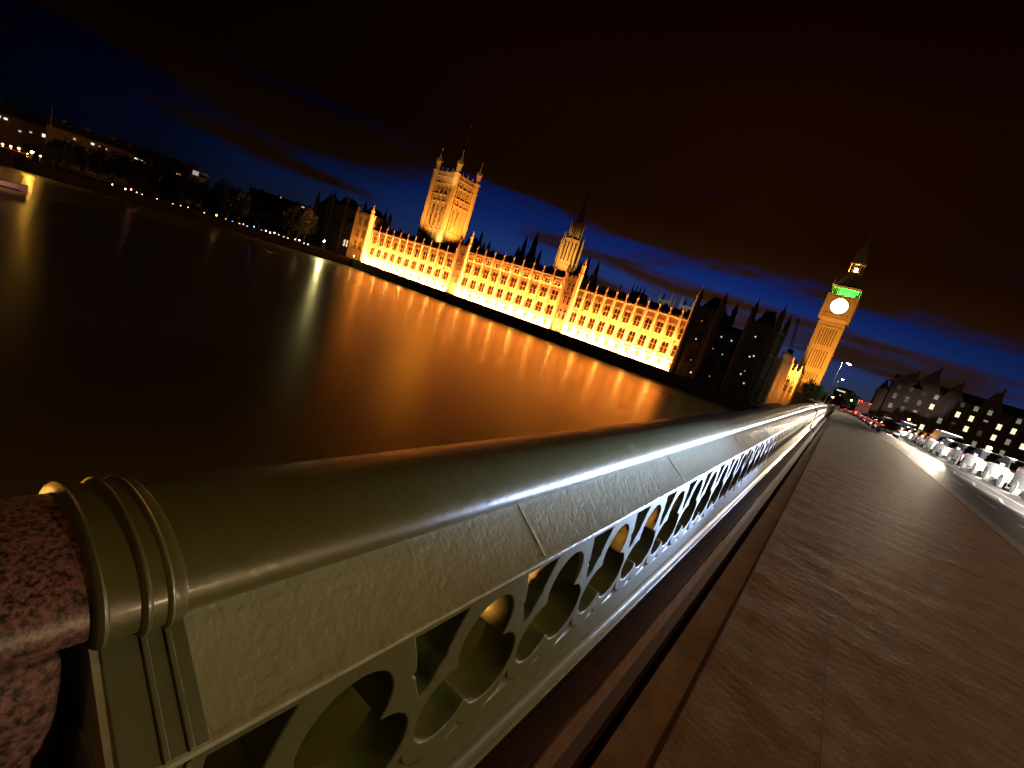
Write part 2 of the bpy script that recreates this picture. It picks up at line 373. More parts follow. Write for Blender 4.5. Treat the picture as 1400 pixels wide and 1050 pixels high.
SEC = 16.9                                  # one bay of ironwork between two granite piers
def make_section():
    root = empty('bridge_parapet')
    tag(root, 'nearest green iron parapet bay with round handrail and pierced trefoils', 'parapet', 'cast iron parapet bays along the bridge')
    loft('handrail', rail_prof, .19, SEC, paint_rail, root)
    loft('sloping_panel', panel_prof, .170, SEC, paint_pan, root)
    loft('base_moulding', base_prof, .18, SEC, paint, root)
    n = int((SEC - .55) / PER)
    tracery('tracery_panel', n, .492, .20, SEC, -.475, .10, paint, root)
    tracery('tracery_panel', n, .492, .20, SEC, 2*XC + .475, .10, paint, root)
    mb = MB()                               # end post that closes the hollow
    mb.ext([(-.4285, .90), (-.4285, .30), (2*XC+.4285, .30), (2*XC+.4285, .90)], 'y', .166, .205)
    mb.obj('end_post', paint, root, bevel=.003)
    # collar rings round the rail
    mb = MB()
    cp = [(-.02, .168), (.005, .1685), (.010, .171), (.0125, .175), (.010, .179), (.006, .181), (.006, .209), (.010, .2105), (.0135, .214), (.0135, .2165), (.011, .219), (.0085, .2205), (.0085, .2345), (.011, .236), (.0125, .239), (.011, .242), (.007, .244), (.007, .2535), (.005, .2575), (-.002, .259)]
    rings(mb, cp)
    mb.obj('collar', paint_rail, root, smooth=True)
    # raised strap with two beads down the slope and the face
    line = [(-.541, .9895), (-.432, .914), (-.4245, .9135)]
    mb = MB()
    def ribbon(y0, y1, h, pts):
        for (a, b) in zip(pts[:-1], pts[1:]):
            dx, dzz = b[0]-a[0], b[1]-a[1]; l = math.hypot(dx, dzz); nx, nz = -dzz/l, dx/l
            if nx < 0: nx, nz = -nx, -nz
            q = [a, b, (b[0]+nx*h, b[1]+nz*h), (a[0]+nx*h, a[1]+nz*h)]
            mb.ext(q, 'y', y0, y1)
    ribbon(.178, .262, .0035, [(-.547, .9925), (-.4205, .9065)])
    ribbon(.214, .221, .0080, [(-.547, .9925), (-.4205, .9065)])
    ribbon(.238, .245, .0080, [(-.547, .9925), (-.4205, .9065)])
    ribbon(.178, .262, .004, [(-.4255, .893), (-.4255, .372)])
    ribbon(.214, .221, .008, [(-.4255, .893), (-.4255, .372)])
    ribbon(.238, .245, .008, [(-.4255, .893), (-.4255, .372)])
    mb.obj('end_strap', paint, root, smooth=False, bevel=.0022)
    # casting joints on the sloping panel
    for yj in (1.02, 2.30, 3.97, 5.6, 7.3, 9.0, 10.7, 12.4, 14.1, 15.8):
        mb = MB(); ribbon(yj, yj + .010, .0022, [(-.5485, .9935), (-.4225, .908)]); mb.obj('casting_joint', paint_pan, root, bevel=.001)
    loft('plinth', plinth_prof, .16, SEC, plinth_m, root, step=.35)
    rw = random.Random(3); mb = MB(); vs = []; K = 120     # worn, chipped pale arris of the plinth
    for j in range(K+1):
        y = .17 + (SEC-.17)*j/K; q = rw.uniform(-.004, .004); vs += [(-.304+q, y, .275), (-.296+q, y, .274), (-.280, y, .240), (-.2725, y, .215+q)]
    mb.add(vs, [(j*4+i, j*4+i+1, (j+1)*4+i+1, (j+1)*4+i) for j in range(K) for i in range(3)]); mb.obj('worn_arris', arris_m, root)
    return root
sec = make_section()
PITCHY = 17.9
def make_pier():
    root = empty('granite_pier')
    mb = MB()
    mb.ext([(XC+.130, .990), (XC+.142, .96), (XC+.150, .36), (XC+.40, .22), (XC+.42, -.06), (XC-.42, -.06), (XC-.40, .22), (XC-.150, .36), (XC-.142, .96), (XC-.130, .990)], 'y', -.83, .150)
    mb.obj('block', granite_rough, root, bevel=.012)
    mb = MB(); rings(mb, [(-.03, -.90), (-.008, -.895), (-.003, -.88), (-.003, .170)])
    mb.obj('coping', granite, root, smooth=True)
    return root
pier = make_pier(); tag(pier, 'nearest speckled pink granite pier with round coping at the left edge', 'pier', 'granite piers between parapet bays')
ordn = ['first', 'second', 'third', 'fourth', 'fifth', 'sixth', 'seventh', 'eighth', 'ninth', 'tenth', 'eleventh', 'twelfth', 'thirteenth', 'fourteenth', 'fifteenth', 'sixteenth', 'seventeenth', 'eighteenth', 'nineteenth', 'twentieth', 'twenty-first', 'twenty-second', 'twenty-third', 'twenty-fourth', 'twenty-fifth', 'twenty-sixth', 'twenty-seventh', 'twenty-eighth', 'twenty-ninth', 'thirtieth']
# near section bends with the deck: shear its vertices by the hump
for ch in sec.children:
    pass
def bend(root, y_off):
    seen = set()
    for ch in root.children:
        me = ch.data
        if me.name in seen: continue
        seen.add(me.name)
        for v in me.vertices: v.co.z += dz(v.co.y + y_off) - dz(y_off)
for k in range(-1, 9):
    if k == 0: continue
    c = copy_tree(sec); y = k * PITCHY; c.location = (0, y, dz(y + 8.5) if k > 0 else 0)
    if k > 0: c.location.z = dz(y); c.rotation_euler.x = math.atan2(dz(y + SEC) - dz(y), SEC)
    c['label'] = ('parapet bay behind the nearest pink granite pier' if k < 0 else '%s green iron parapet bay beyond the nearest one towards the clock tower' % ordn[k-1])
    q = copy_tree(pier); q.location = (0, y, dz(y)); q['label'] = ('granite pier behind the nearest one' if k < 0 else '%s granite pier beyond the nearest green parapet bay' % ordn[k-1])

# far side parapet, simple ironwork seen only on the skyline of the road
fp = empty('far_parapet'); tag(fp, 'low dark parapet on the far side of the road beyond the traffic', 'parapet')
strip('wall', [(16.0, .95), (16.0, 0)], paint, y1=168, tagkind=None, parent=fp)
strip('rail', [(15.96, .95), (15.96, 1.08), (16.2, 1.08), (16.2, .95), (15.96, .95)], paint_rail, y1=168, tagkind=None, parent=fp)

# ------------------------------------------------------------------ lights and lamps
def light(kind, name, loc, energy, col, target=None, **kw):
    d = bpy.data.lights.new(name, kind); d.energy = energy; d.color = col
    for k, v in kw.items(): setattr(d, k, v)
    o = bpy.data.objects.new(name, d); C.objects.link(o); o.location = loc
    if target is not None: o.rotation_euler = (Vector(target) - Vector(loc)).to_track_quat('-Z', 'Y').to_euler()
    return o
WARM = (1, .62, .28); SOD = (1, .36, .045); WHITE = (1, .88, .72)
def street_lamp(x, y, h, zb, power, col, label, arm=1.6, sgn=1, es=160):
    root = empty('street_lamp', (x, y, zb)); tag(root, label, 'street lamp', 'tall street lamps at the end of the bridge')
    mb = MB(); mb.frus(0, 0, 12, .16, .15, 0, 1.2); mb.frus(0, 0, 12, .10, .05, 1.2, h); mb.obj('post', lamp_iron, root, smooth=True)
    mb = MB(); mb.tube([(0, 0, h-.05), (sgn*.5*arm, 0, h+.15), (sgn*arm, 0, h+.2)], .035); mb.obj('arm', lamp_iron, root)
    mb = MB(); mb.lathe([(.001, .16), (.16, .13), (.24, .04), (.24, 0), (.2, 0)], 20, (sgn*(arm+.2), 0, h+.1)); mb.obj('lamp_head', lamp_iron, root, smooth=True)
    mb = MB(); mb.lathe([(.3, .0), (.27, -.12), (.15, -.22), (.001, -.26)], 20, (sgn*(arm+.2), 0, h+.1)); mb.obj('lamp_bowl', glow('lamp_glow_%d' % int(y), col, es), root, smooth=True)
    light('POINT', 'lamp_light', (x + sgn*(arm+.2), y, zb+h-.25), power, col, shadow_soft_size=.15)
street_lamp(-2.45, 119, 9.8, dz(119), 5000, (1, .85, .62), 'nearer tall street lamp with bright head beside the clock tower', es=700, arm=1.1)
street_lamp(-2.95, 200, 9.6, dz(166), 5000, (1, .80, .60), 'farther tall street lamp with bright head low beside the clock tower', es=500, arm=.9)

# a bridge lantern over the nearest pier (out of frame) and others behind and across the road light the foreground
def lantern(x, y, z0, power, col, label, hh=3.6):
    root = empty('bridge_lantern', (x, y, z0)); tag(root, label, 'lantern', 'bridge lanterns standing on the piers')
    mb = MB(); mb.frus(0, 0, 8, .14, .10, 0, .5); mb.frus(0, 0, 10, .06, .045, .5, hh); mb.obj('post', paint, root)
    mb = MB(); mb.frus(0, 0, 6, .13, .2, hh, hh+.5); mb.obj('lamp_shade', glow('lantern_glass_%d' % int(y*3+x), col, 14), root)
    mb = MB(); mb.frus(0, 0, 6, .24, .02, hh+.5, hh+.75); mb.obj('cap', paint, root)
    light('POINT', 'lantern_light', (x, y, z0+hh+1.05), power, col, shadow_soft_size=.22)
lantern(-1.15, -1.6, 1.1, 110, (1, .45, .14), 'lantern on the granite pier behind the camera')
lantern(16.3, 6.0, 1.1, 5000, (1, .66, .34), 'lantern on the far parapet, out to the right')
lantern(16.3, 26.0, .8, 1500, (1, .66, .36), 'lantern on the far parapet across from the nearest bay')

# added lamps, unseen on the river side, to colour the openings of the pierced ironwork
def fill_lamp(x, y, z, power, col, label, s_=.12):
    root = empty('fill_lamp', (x, y, z)); tag(root, label, 'lamp', 'added fill lamps on the river face of the bridge')
    mb = MB(); mb.tube([(0, 0, .12), (0, 0, .35), (-x-.95, 0, .35)], .02, 6); mb.obj('bracket', lamp_iron, root)
    mb = MB(); mb.lathe([(.001, -.1), (.08, -.06), (.1, 0), (.08, .08), (.03, .12)], 12); mb.obj('globe', glow('fill_glow_%d' % int(power), col, 8), root, smooth=True)
    light('POINT', 'fill_light', (x, y, z-.25), power, col, shadow_soft_size=s_)
fill_lamp(-2.3, -1.7, .35, 2000, (1, .42, .08), 'added unseen orange bracket lamp on the river side behind the nearest pier')
fill_lamp(-2.0, -.3, -.35, 320, (.10, 1, .25), 'added unseen green lamp on the river face under the nearest pier')
fill_lamp(-2.4, 1.7, -.5, 1100, (1, .42, .08), 'first added unseen orange bracket lamp on the river side of the nearest bay')
fill_lamp(-2.4, 6.0, -.6, 1100, (1, .42, .08), 'second added unseen orange bracket lamp on the river side of the nearest bay')

# ------------------------------------------------------------------ traffic
for (x, y, e_, tx, ty) in ((4.7, 9, 800000, 8.0, 40), (5.0, 62, 30000, 8.2, 92), (5.0, 99, 30000, 8.2, 130)):
    light('SPOT', 'added_beam', (x, y, dz(y)+.75), e_, (1, .93, .85), target=(tx+.8, ty+12, dz(ty+12)+.7), spot_size=rad(10), spot_blend=.7, shadow_soft_size=.1)  # added spots that whiten the oncoming queue; the nearest has no vehicle
car_paints = [mat('white_car_paint', (.75, .76, .8), .25, coat=.8), mat('silver_car_paint', (.45, .46, .5), .25, metal=.5, coat=.8), mat('black_car_paint', (.02, .02, .025), .2, coat=1), mat('dark_red_car_paint', (.25, .02, .02), .25, coat=1)]
tyre_m = mat('tyre_rubber', (.02, .02, .02), .85); rim_m = mat('wheel_alloy', (.5, .5, .5), .35, metal=.9)
carglass = mat('car_glass', (.02, .022, .025), .06, spec=.8)
head_g = glow('headlight_glow', (1, .86, .70), 90); tail_g = glow('tail_light_glow', (1, .02, .015), 34); tail_dim = glow('tail_light_low', (1, .02, .015), 2); ind_g = glow('indicator_glow', (1, .3, .02), 30)
plate_y = mat('number_plate', (.6, .6, .55), .5)
def make_car(kind='saloon'):
    root = empty('parked_car' if False else 'car')
    w = .88 if kind == 'saloon' else .98
    if kind == 'saloon':
        prof = [(-2.2, .32), (-2.22, .62), (-2.12, .86), (-1.2, .98), (.0, 1.0), (1.5, .97), (2.1, .90), (2.2, .6), (2.18, .32)]
        cab = [(-1.25, .97), (-.45, 1.40), (.2, 1.46), (.9, 1.42), (1.65, .96)]
    else:
        prof = [(-2.4, .34), (-2.42, .75), (-2.3, 1.05), (-1.55, 1.2), (2.3, 1.22), (2.4, .7), (2.4, .34)]
        cab = [(-1.6, 1.19), (-.95, 1.88), (-.4, 2.0), (2.2, 1.98), (2.36, 1.21)]
    mb = MB(); nb = len(prof)
    sec_ = [(-w, .96), (-w*.98, 1.0), (w*.98, 1.0), (w, .96)]
    vs = [(sx, y*sc, z) for sx, sc in sec_ for y, z in prof]
    fs = [(j*nb+i, j*nb+(i+1) % nb, (j+1)*nb+(i+1) % nb, (j+1)*nb+i) for j in range(3) for i in range(nb)] + [tuple(range(nb-1, -1, -1)), tuple(range(3*nb, 4*nb))]
    mb.add(vs, fs); mb.obj('body', car_paints[0], root, smooth=True, bevel=.04)
    mb = MB(); nc = len(cab)
    vs = [(sx*(w-.06) - sx*max(0, (z-1.0))*.28, y, z) for sx in (-1, 1) for y, z in cab]
    mb.add(vs, [(i, i+1, nc+i+1, nc+i) for i in range(nc-1)] + [tuple(range(nc-1, -1, -1)), tuple(range(nc, 2*nc))]); mb.obj('windows', carglass, root, bevel=.02)
    mb = MB(); zt = cab[2][1]
    mb.box(-w*.68, w*.68, cab[1][0]+.1, cab[3][0]-.02, zt-.03, zt+.03); mb.obj('roof_panel', car_paints[0], root, bevel=.02)
    for sx in (-1, 1):
        for yy in (prof[0][0]*.62, prof[0][0]*-.62):
            mb = MB(); mb.lathe([(.2, -.1), (.31, -.1), (.33, -.06), (.33, .06), (.31, .1), (.2, .1)], 20, (sx*(w-.08), yy, .33), 'x'); ty = mb.obj('wheel', tyre_m, root, smooth=True)
            mb = MB(); mb.lathe([(.001, .08), (.08, .10), (.2, .07), (.2, -.07), (.001, -.08)], 16, (sx*(w-.06), yy, .33), 'x'); mb.obj('rim', rim_m, ty, smooth=True)
        zf = .68 if kind == 'saloon' else .8
        mb = MB(); mb.lathe([(.001, -.08), (.12, -.07), (.165, .0), (.165, .10)], 16, (sx*(w-.24), prof[1][0]-.02, zf), 'y'); mb.obj('headlight', head_g, root)
        mb = MB(); mb.lathe([(.001, -.03), (.05, -.02), (.06, .05)], 12, (sx*(w-.2), prof[1][0]+.0, .43), 'y'); mb.obj('fog_lamp', head_g, root)
        mb = MB(); mb.box(sx*(w-.14)-.12, sx*(w-.14)+.12, prof[-2][0]-.06, prof[-2][0]+.03, .78, .90); mb.obj('tail_light', tail_g, root)
    mb = MB(); mb.box(-.26, .26, prof[0][0]-.03, prof[0][0]+.02, .38, .5); mb.box(-.26, .26, prof[-1][0]-.02, prof[-1][0]+.05, .42, .54); mb.obj('number_plate', plate_y, root)
    mb = MB(); mb.box(-.5, .5, prof[1][0]-.02, prof[1][0]+.06, .55, .66); mb.obj('grille', tyre_m, root)
    for sx in (-1, 1):
        mb = MB(); mb.box(sx*(w+.08)-.08, sx*(w+.08)+.08, cab[0][0]+.35, cab[0][0]+.45, 1.0, 1.12); mb.obj('mirror', car_paints[2], root)
    return root
def paint_it(root, m):
    for ch in root.children:
        if ch.name.split('.')[0] in ('body', 'roof_panel'):
            ch.material_slots[0].link = 'OBJECT'; ch.material_slots[0].material = m
saloon = make_car('saloon'); van = make_car('van'); van.name = 'van'
# oncoming queue (front of the car towards -y, headlights on)
seq = [0]*52
y = 9.5; k = 0
cnames = {0: 'white', 1: 'silver', 2: 'black', 3: 'dark red'}
first = {}
while k < len(seq):
    isvan = k in (3, 8, 13, 19); src = van if isvan else saloon
    o = src if src not in first else copy_tree(src)
    first[src] = 1
    lane = 8.05 if k < 29 else 10.7
    o.location = (lane + random.uniform(-.12, .12), y + 2.2, dz(y + 2.2) - .07); o.rotation_euler.x = math.atan2(dz(y+4) - dz(y), 4)
    pc = 0 if k % 3 else 1
    paint_it(o, car_paints[pc])
    for ch in o.children:
        if ch.name.startswith('tail_light'): ch.material_slots[0].link = 'OBJECT'; ch.material_slots[0].material = tail_dim
    tag(o, '%s oncoming %s with blazing headlights, counted from the near end' % (ordn[k if k < 29 else k - 29] + (' inner-lane' if k < 29 else ' outer-lane'), ('white ' if pc == 0 else 'silver ') + ('van' if isvan else 'car')), 'van' if isvan else 'car', 'oncoming traffic with headlights on')
    ox = o.location.x
    if k in (1, 2):      # added blue spots at unseen cars, aimed aside to light the parapet panel
        light('SPOT', 'headlight_and_fill_beam', (ox - .66, y - .2, dz(y) + .72), 80000 if k == 1 else 22000, (.42, .57, 1), target=(-.5, 2.55 if k == 1 else 4.6, 1.22), spot_size=rad(8), spot_blend=1, shadow_soft_size=.1)
    if k < 29: light('SPOT', 'headlight_and_fill_beam', (ox, y - .3, dz(y) + .64), 1200 if y < 26 else 4500, (1, .84, .66), target=(ox + 2.6, y - 13, dz(max(0, y-13)) - .1), spot_size=rad(26), spot_blend=.9, shadow_soft_size=.1)
    if k < 29 and 46 < y < 84: light('SPOT', 'headlight_and_fill_beam', (ox - .95, y - .35, dz(y) + .66), 15000, (1, .80, .55), target=(2.3, y - 24, dz(max(0, y-24)) - .1), spot_size=rad(11), spot_blend=1, shadow_soft_size=.1)
    y += 5.35 + random.uniform(-.2, .3); k += 1
    if k == 29: y = 37.0
# cars going away in the near lane, brake lights on
for k, yy in enumerate([64, 72, 80.5, 90, 101, 113, 126]):
    o = copy_tree(saloon); o.location = (4.95 + random.uniform(-.1, .1), yy, dz(yy) - .07); o.rotation_euler.z = math.pi
    o.rotation_euler = (-math.atan2(dz(yy+2) - dz(yy-2), 4), 0, math.pi)
    pc = [2, 3, 1, 2, 1, 3, 2][k]; paint_it(o, car_paints[pc])
    tag(o, '%s car driving away with red brake lights, %s, counted from the near end' % (ordn[k], cnames[pc]), 'car', 'cars driving away with red tail lights')
# red double-decker bus far up the near lane
def make_bus(x, yy):
    b = empty('bus', (x, yy, dz(yy) - .07)); tag(b, 'red double-decker bus far up the road with lit windows and tail lights', 'bus')
    bm_ = mat('bus_red', (.45, .02, .015), .35, coat=.5); lit = glow('bus_interior', (1, .6, .3), .04)
    mb = MB(); mb.box(-1.25, 1.25, -5, 5, .35, 4.35); mb.obj('body', bm_, b, bevel=.14)
    for nm, z0, z1 in (('lower_windows', 1.5, 2.2), ('upper_windows', 2.95, 3.65)):
        mb = MB()
        for i in range(6):
            y0 = -4.6 + i*1.55
            mb.box(-1.268, -1.25, y0, y0+1.35, z0, z1); mb.box(1.25, 1.268, y0, y0+1.35, z0, z1)
        mb.box(-1.0, 1.0, -5.02, -5, z0, z1); mb.obj(nm, lit, b)
    for sx in (-1, 1):
        mb = MB(); mb.box(sx*1.05-.12, sx*1.05+.12, -5.04, -4.98, .9, 1.3); mb.obj('tail_light', tail_g, b)
        mb = MB(); mb.box(sx*.9-.09, sx*.9+.09, -5.04, -4.98, 4.05, 4.2); mb.obj('marker_light', tail_g, b)
        for q in (-3, 3):
            mb = MB(); mb.lathe([(.001, -.15), (.5, -.15), (.5, .15), (.001, .15)], 20, (sx*1.1, q, .5), 'x'); mb.obj('wheel', tyre_m, b, smooth=True)
make_bus(5.0, 150)

# ------------------------------------------------------------------ palace on the river front
YF = 186.0
def pinn(mb, x, y, z0, z1, r=.45):
    """crocketed pinnacle"""
    h = z1 - z0
    mb.frus(x, y, 8, r, r*.92, z0, z0+h*.5); mb.frus(x, y, 8, r*1.3, r*1.3, z0+h*.5, z0+h*.55); mb.frus(x, y, 8, r*1.05, .05, z0+h*.55, z0+h*.95); mb.frus(x, y, 6, r*.35, r*.3, z0+h*.93, z1)
def window_mesh(w, h, lights=3, trans=1):
    mb = MB(); mb.mi = 1; mb.box(-w/2, w/2, .30, .36, 0, h); mb.mi = 0
    for i in range(1, lights): mb.box(-w/2 + w*i/lights - .06, -w/2 + w*i/lights + .06, 0, .3, 0, h)
    for i in range(1, trans+1):
        z = h*i/(trans+1); mb.box(-w/2, w/2, .05, .299, z-.1, z+.1)
    # tracery heads
    for i in range(lights):
        a = -w/2 + w*i/lights; b = a + w/lights; c = (a+b)/2
        mb.add([(a+.09, .1, h), (c, .1, h), (a+.09, .1, h-.7)], [(0, 1, 2)]); mb.add([(b-.09, .1, h), (c, .1, h), (b-.09, .1, h-.7)], [(0, 1, 2)])
    me = mb.obj('window', [stone, glass_d]); d = me.data; bpy.data.objects.remove(me); return d
WCACHE = {}
def put_window(x, y, z, w, h, parent, rz=0, lights=3, trans=1, name='window', mats=None):
    key = (round(w, 2), round(h, 2), lights, trans)
    if key not in WCACHE: WCACHE[key] = window_mesh(w, h, lights, trans)
    o = bpy.data.objects.new(name, WCACHE[key]); C.objects.link(o); o.parent = parent; o.location = (x, y, z); o.rotation_euler.z = rz
    if mats:
        for i, m in enumerate(mats): o.material_slots[i].link = 'OBJECT'; o.material_slots[i].material = m
    return o
palace = empty('palace', (0, 0, 0)); tag(palace, 'long floodlit gothic palace front on the river wall with rows of windows and pinnacles', 'palace')
def wall_run(mb, x0, x1, nb, levels, ztop, yf=YF, thick=1.2, base=-9.0, skip=()):
    """wall with real window openings; levels = [(z0, z1, wfrac, lights)]"""
    bw = (x1 - x0) / nb
    for i in range(nb):
        a = x0 + i*bw; c = a + bw/2
        # openings narrow piers
        zs = base
        for (z0, z1, wf, li) in levels:
            hw = bw*wf/2
            mb.box(a, a+bw, yf, yf+thick, zs, z0)
            mb.box(a, c-hw, yf+.001, yf+thick, z0, z1); mb.box(c+hw, a+bw, yf+.001, yf+thick, z0, z1)
            zs = z1
        mb.box(a, a+bw, yf, yf+thick, zs, ztop)
        # blind panelling ribs
        for f in (.14, .86):
            mb.box(a+bw*f-.10, a+bw*f+.10, yf-.14, yf-.001, base, ztop-.6)
        # battlements
        for q in range(3):
            mb.box(a + bw*(q+.2)/3, a + bw*(q+.8)/3, yf-.25, yf+.2, ztop, ztop+.75)
    for i in range(nb+1):
        a = x0 + i*bw
        mb.box(a-.45, a+.45, yf-.75, yf-.001, base, ztop-.5); mb.frus(a, yf-.35, 8, .55, .5, ztop-.5, ztop+.8)
    for (z0, z1, wf, li) in levels:      # string courses
        mb.box(x0-.2, x1+.2, yf-.95, yf-.15, z0-.95, z0-.65); mb.box(x0-.2, x1+.2, yf-.40, yf-.15, z1+.28, z1+.42)
    mb.box(x0-.2, x1+.2, yf-.8, yf-.15, ztop-.55, ztop-.15)
LV = [(-7.6, -5.2, .42, 2), (-2.9, 1.8, .60, 2), (3.9, 8.5, .60, 2)]
runs = [(-253, -181.5, 11, LV, 11.6), (-173.5, -113, 10, LV + [(10.6, 12.8, .5, 2)], 14.6), (-105.5, -53, 11, LV, 12.0)]
for (x0, x1, nb, lv, zt) in runs:
    mb = MB(); wall_run(mb, x0, x1, nb, lv, zt); mb.obj('front_wall', stone, palace)
    bw = (x1-x0)/nb
    for i in range(nb):
        c = x0 + (i+.5)*bw
        for (z0, z1, wf, li) in lv[1:]:
            put_window(c, YF+.35, z0, bw*wf, z1-z0, palace, lights=li)
    for i in range(nb):
        c = x0 + (i+.5)*bw; z0, z1, wf, li = lv[0]; mb = MB(); mb.box(c-bw*wf/2, c+bw*wf/2, YF+.8, YF+.9, z0, z1); mb.obj('basement_pane', glass_d, palace)
    for i in range(nb+1):
        mb = MB(); pinn(mb, x0+i*bw, YF-.35, zt+.8, zt+4.4, .42); mb.obj('pinnacle', stone, palace)
    # iron roof, ridge and crest
    mb = MB(); mb.ext([(YF+1.3, zt-.2), (YF+6.5, zt+3.4), (YF+7.5, zt+3.4), (YF+13, zt-.2)], 'x', x0-.5, x1+.5)
    n = int((x1-x0)/1.2)
    for i in range(n): mb.box(x0+i*1.2, x0+i*1.2+.25, YF+6.9, YF+7.1, zt+3.4, zt+4.0)
    mb.box(x0-.5, x1+.5, YF+1.3, YF+16, -9, zt-.2)
    mb.obj('roof', roof_m, palace)
    for i in range(1, nb):
        if i % 2 == 0:
            mb = MB(); cx = x0 + i*bw + .8; mb.frus(cx, YF+3.2, 8, .7, .62, zt, zt+3.6); mb.frus(cx, YF+3.2, 8, .85, .8, zt+3.6, zt+3.9); mb.obj('chimney', stone_d, palace)
# link towers with tall turrets between the three runs
def tower(parent, x0, x1, y0, y1, zb, zt, tur, m, mr=None, wins=(), tr=1.1, roofh=5, wm_=None, lights=3, crest=True):
    mb = MB(); mb.box(x0, x1, y0, y1, zb, zt)
    w = x1-x0
    n = max(3, int(w/1.6))
    for i in range(n):
        a = x0 + w*(i+.25)/n; b = x0 + w*(i+.75)/n
        mb.box(a, b, y0-.3, y0+.3, zt, zt+.9); mb.box(a, b, y1-.3, y1+.3, zt, zt+.9)
    n = max(3, int((y1-y0)/1.6))
    for i in range(n):
        a = y0 + (y1-y0)*(i+.25)/n; b = y0 + (y1-y0)*(i+.75)/n
        mb.box(x1-.3, x1+.3, a, b, zt, zt+.9); mb.box(x0-.3, x0+.3, a, b, zt, zt+.9)
    for z in (zb+(zt-zb)*.35, zb+(zt-zb)*.66, zt-.6):
        mb.box(x0-.25, x1+.25, y0-.25, y1+.25, z, z+.4)
    k = max(2, int(w/2.6))
    for i in range(1, k): mb.box(x0+w*i/k-.12, x0+w*i/k+.12, y0-.2, y0-.001, zb, zt-.7)
    k = max(2, int((y1-y0)/2.6))
    for i in range(1, k): mb.box(x1+.001, x1+.2, y0+(y1-y0)*i/k-.12, y0+(y1-y0)*i/k+.12, zb, zt-.7)
    mb.obj('tower_wall', m, parent)
    for (x, y) in ((x0, y0), (x1, y0), (x0, y1), (x1, y1)):
        mb = MB(); mb.frus(x, y, 8, tr, tr, zb, zt+.6); h = tur - zt
        mb.frus(x, y, 8, tr*1.15, tr*1.15, zt+.6, zt+1.0); mb.frus(x, y, 8, tr*.9, tr*.85, zt+1.0, zt+h*.45); mb.frus(x, y, 8, tr*1.1, tr*1.1, zt+h*.45, zt+h*.5)
        mb.frus(x, y, 8, tr*.95, .08, zt+h*.5, tur-.6); mb.frus(x, y, 6, .2, .18, tur-.9, tur)
        mb.obj('corner_turret', m, parent)
    if roofh:
        mb = MB(); cx, cy = (x0+x1)/2, (y0+y1)/2
        a, b, c, d = x0+1, x1-1, y0+1, y1-1; e = .30
        vs = [(a,c,zt),(b,c,zt),(b,d,zt),(a,d,zt),(a+(b-a)*e,c+(d-c)*e,zt+roofh),(b-(b-a)*e,c+(d-c)*e,zt+roofh),(b-(b-a)*e,d-(d-c)*e,zt+roofh),(a+(b-a)*e,d-(d-c)*e,zt+roofh)]
        mb.add(vs, [(0,3,2,1),(4,5,6,7),(0,1,5,4),(1,2,6,5),(2,3,7,6),(3,0,4,7)])
        for i in range(6):
            mb.frus(a+(b-a)*(e+(1-2*e)*i/5), c+(d-c)*e, 4, .12, .03, zt+roofh, zt+roofh+1.6)
        mb.obj('tower_roof', mr or roof_m, parent)
    for (fx, z, ww, hh) in wins:
        o = put_window(x0 + w*fx, y0-.36, z, ww, hh, parent, lights=lights, mats=wm_)
for (x0, x1) in ((-181.5, -173.5), (-113, -105.5)):
    tower(palace, x0, x1, YF+.6, YF+10, -9, 16.0, 23.0, stone_d if False else stone, wins=[(.5, -3, 3, 4.6), (.5, 3.8, 3, 4.4), (.5, 10, 3, 3.4)], tr=.9, roofh=7)
    mb = MB(); x = x1 + .2
    mb.frus(x, YF-.5, 8, 1.0, .95, -9, 17.5); mb.frus(x, YF-.5, 8, 1.25, 1.25, 17.5, 18); mb.frus(x, YF-.5, 8, .8, .75, 18, 21.5); mb.frus(x, YF-.5, 8, 1.0, 1.0, 21.5, 21.9); mb.frus(x, YF-.5, 8, .8, .06, 21.9, 25.0); mb.obj('stair_turret', stone, palace)
# left end: lit tower, then the dark pavilion
tower(palace, -268, -254, YF-3, YF+10, -9, 19.0, 25.5, stone, wins=[(.28, -2.5, 3, 5), (.72, -2.5, 3, 5), (.28, 5, 3, 5), (.72, 5, 3, 5), (.28, 12, 3, 4.6), (.72, 12, 3, 4.6)], tr=1.2, roofh=5)
dm = [stone_d, glass_d]
glow_win = glow('warm_window', (1, .78, .42), 1.6); cool_win = glow('cool_window', (.75, .85, 1), .8); dim_win = glow('dim_window', (1, .6, .25), .25)
tower(palace, -300, -284, YF-1, YF+12, -9, 21.0, 29.5, stone_d, wins=[(.3, 5, 2.6, 4.4), (.7, 5, 2.6, 4.4)], wm_=dm, tr=1.3, roofh=6)
tower(palace, -318, -304, YF-1, YF+12, -9, 19.0, 27.5, stone_d, tr=1.2, roofh=6)
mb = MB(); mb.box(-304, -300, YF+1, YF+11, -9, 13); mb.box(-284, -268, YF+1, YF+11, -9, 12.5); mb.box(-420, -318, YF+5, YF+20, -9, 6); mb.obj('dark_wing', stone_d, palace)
for (x, z, m_) in ((-281, -3.0, glow_win), (-278, -3.0, glow_win), (-275, -3.0, glow_win), (-272, 1.5, dim_win)):
    put_window(x, YF+.64, z, 1.5, 4.2, palace, lights=2, mats=[stone_d, m_])
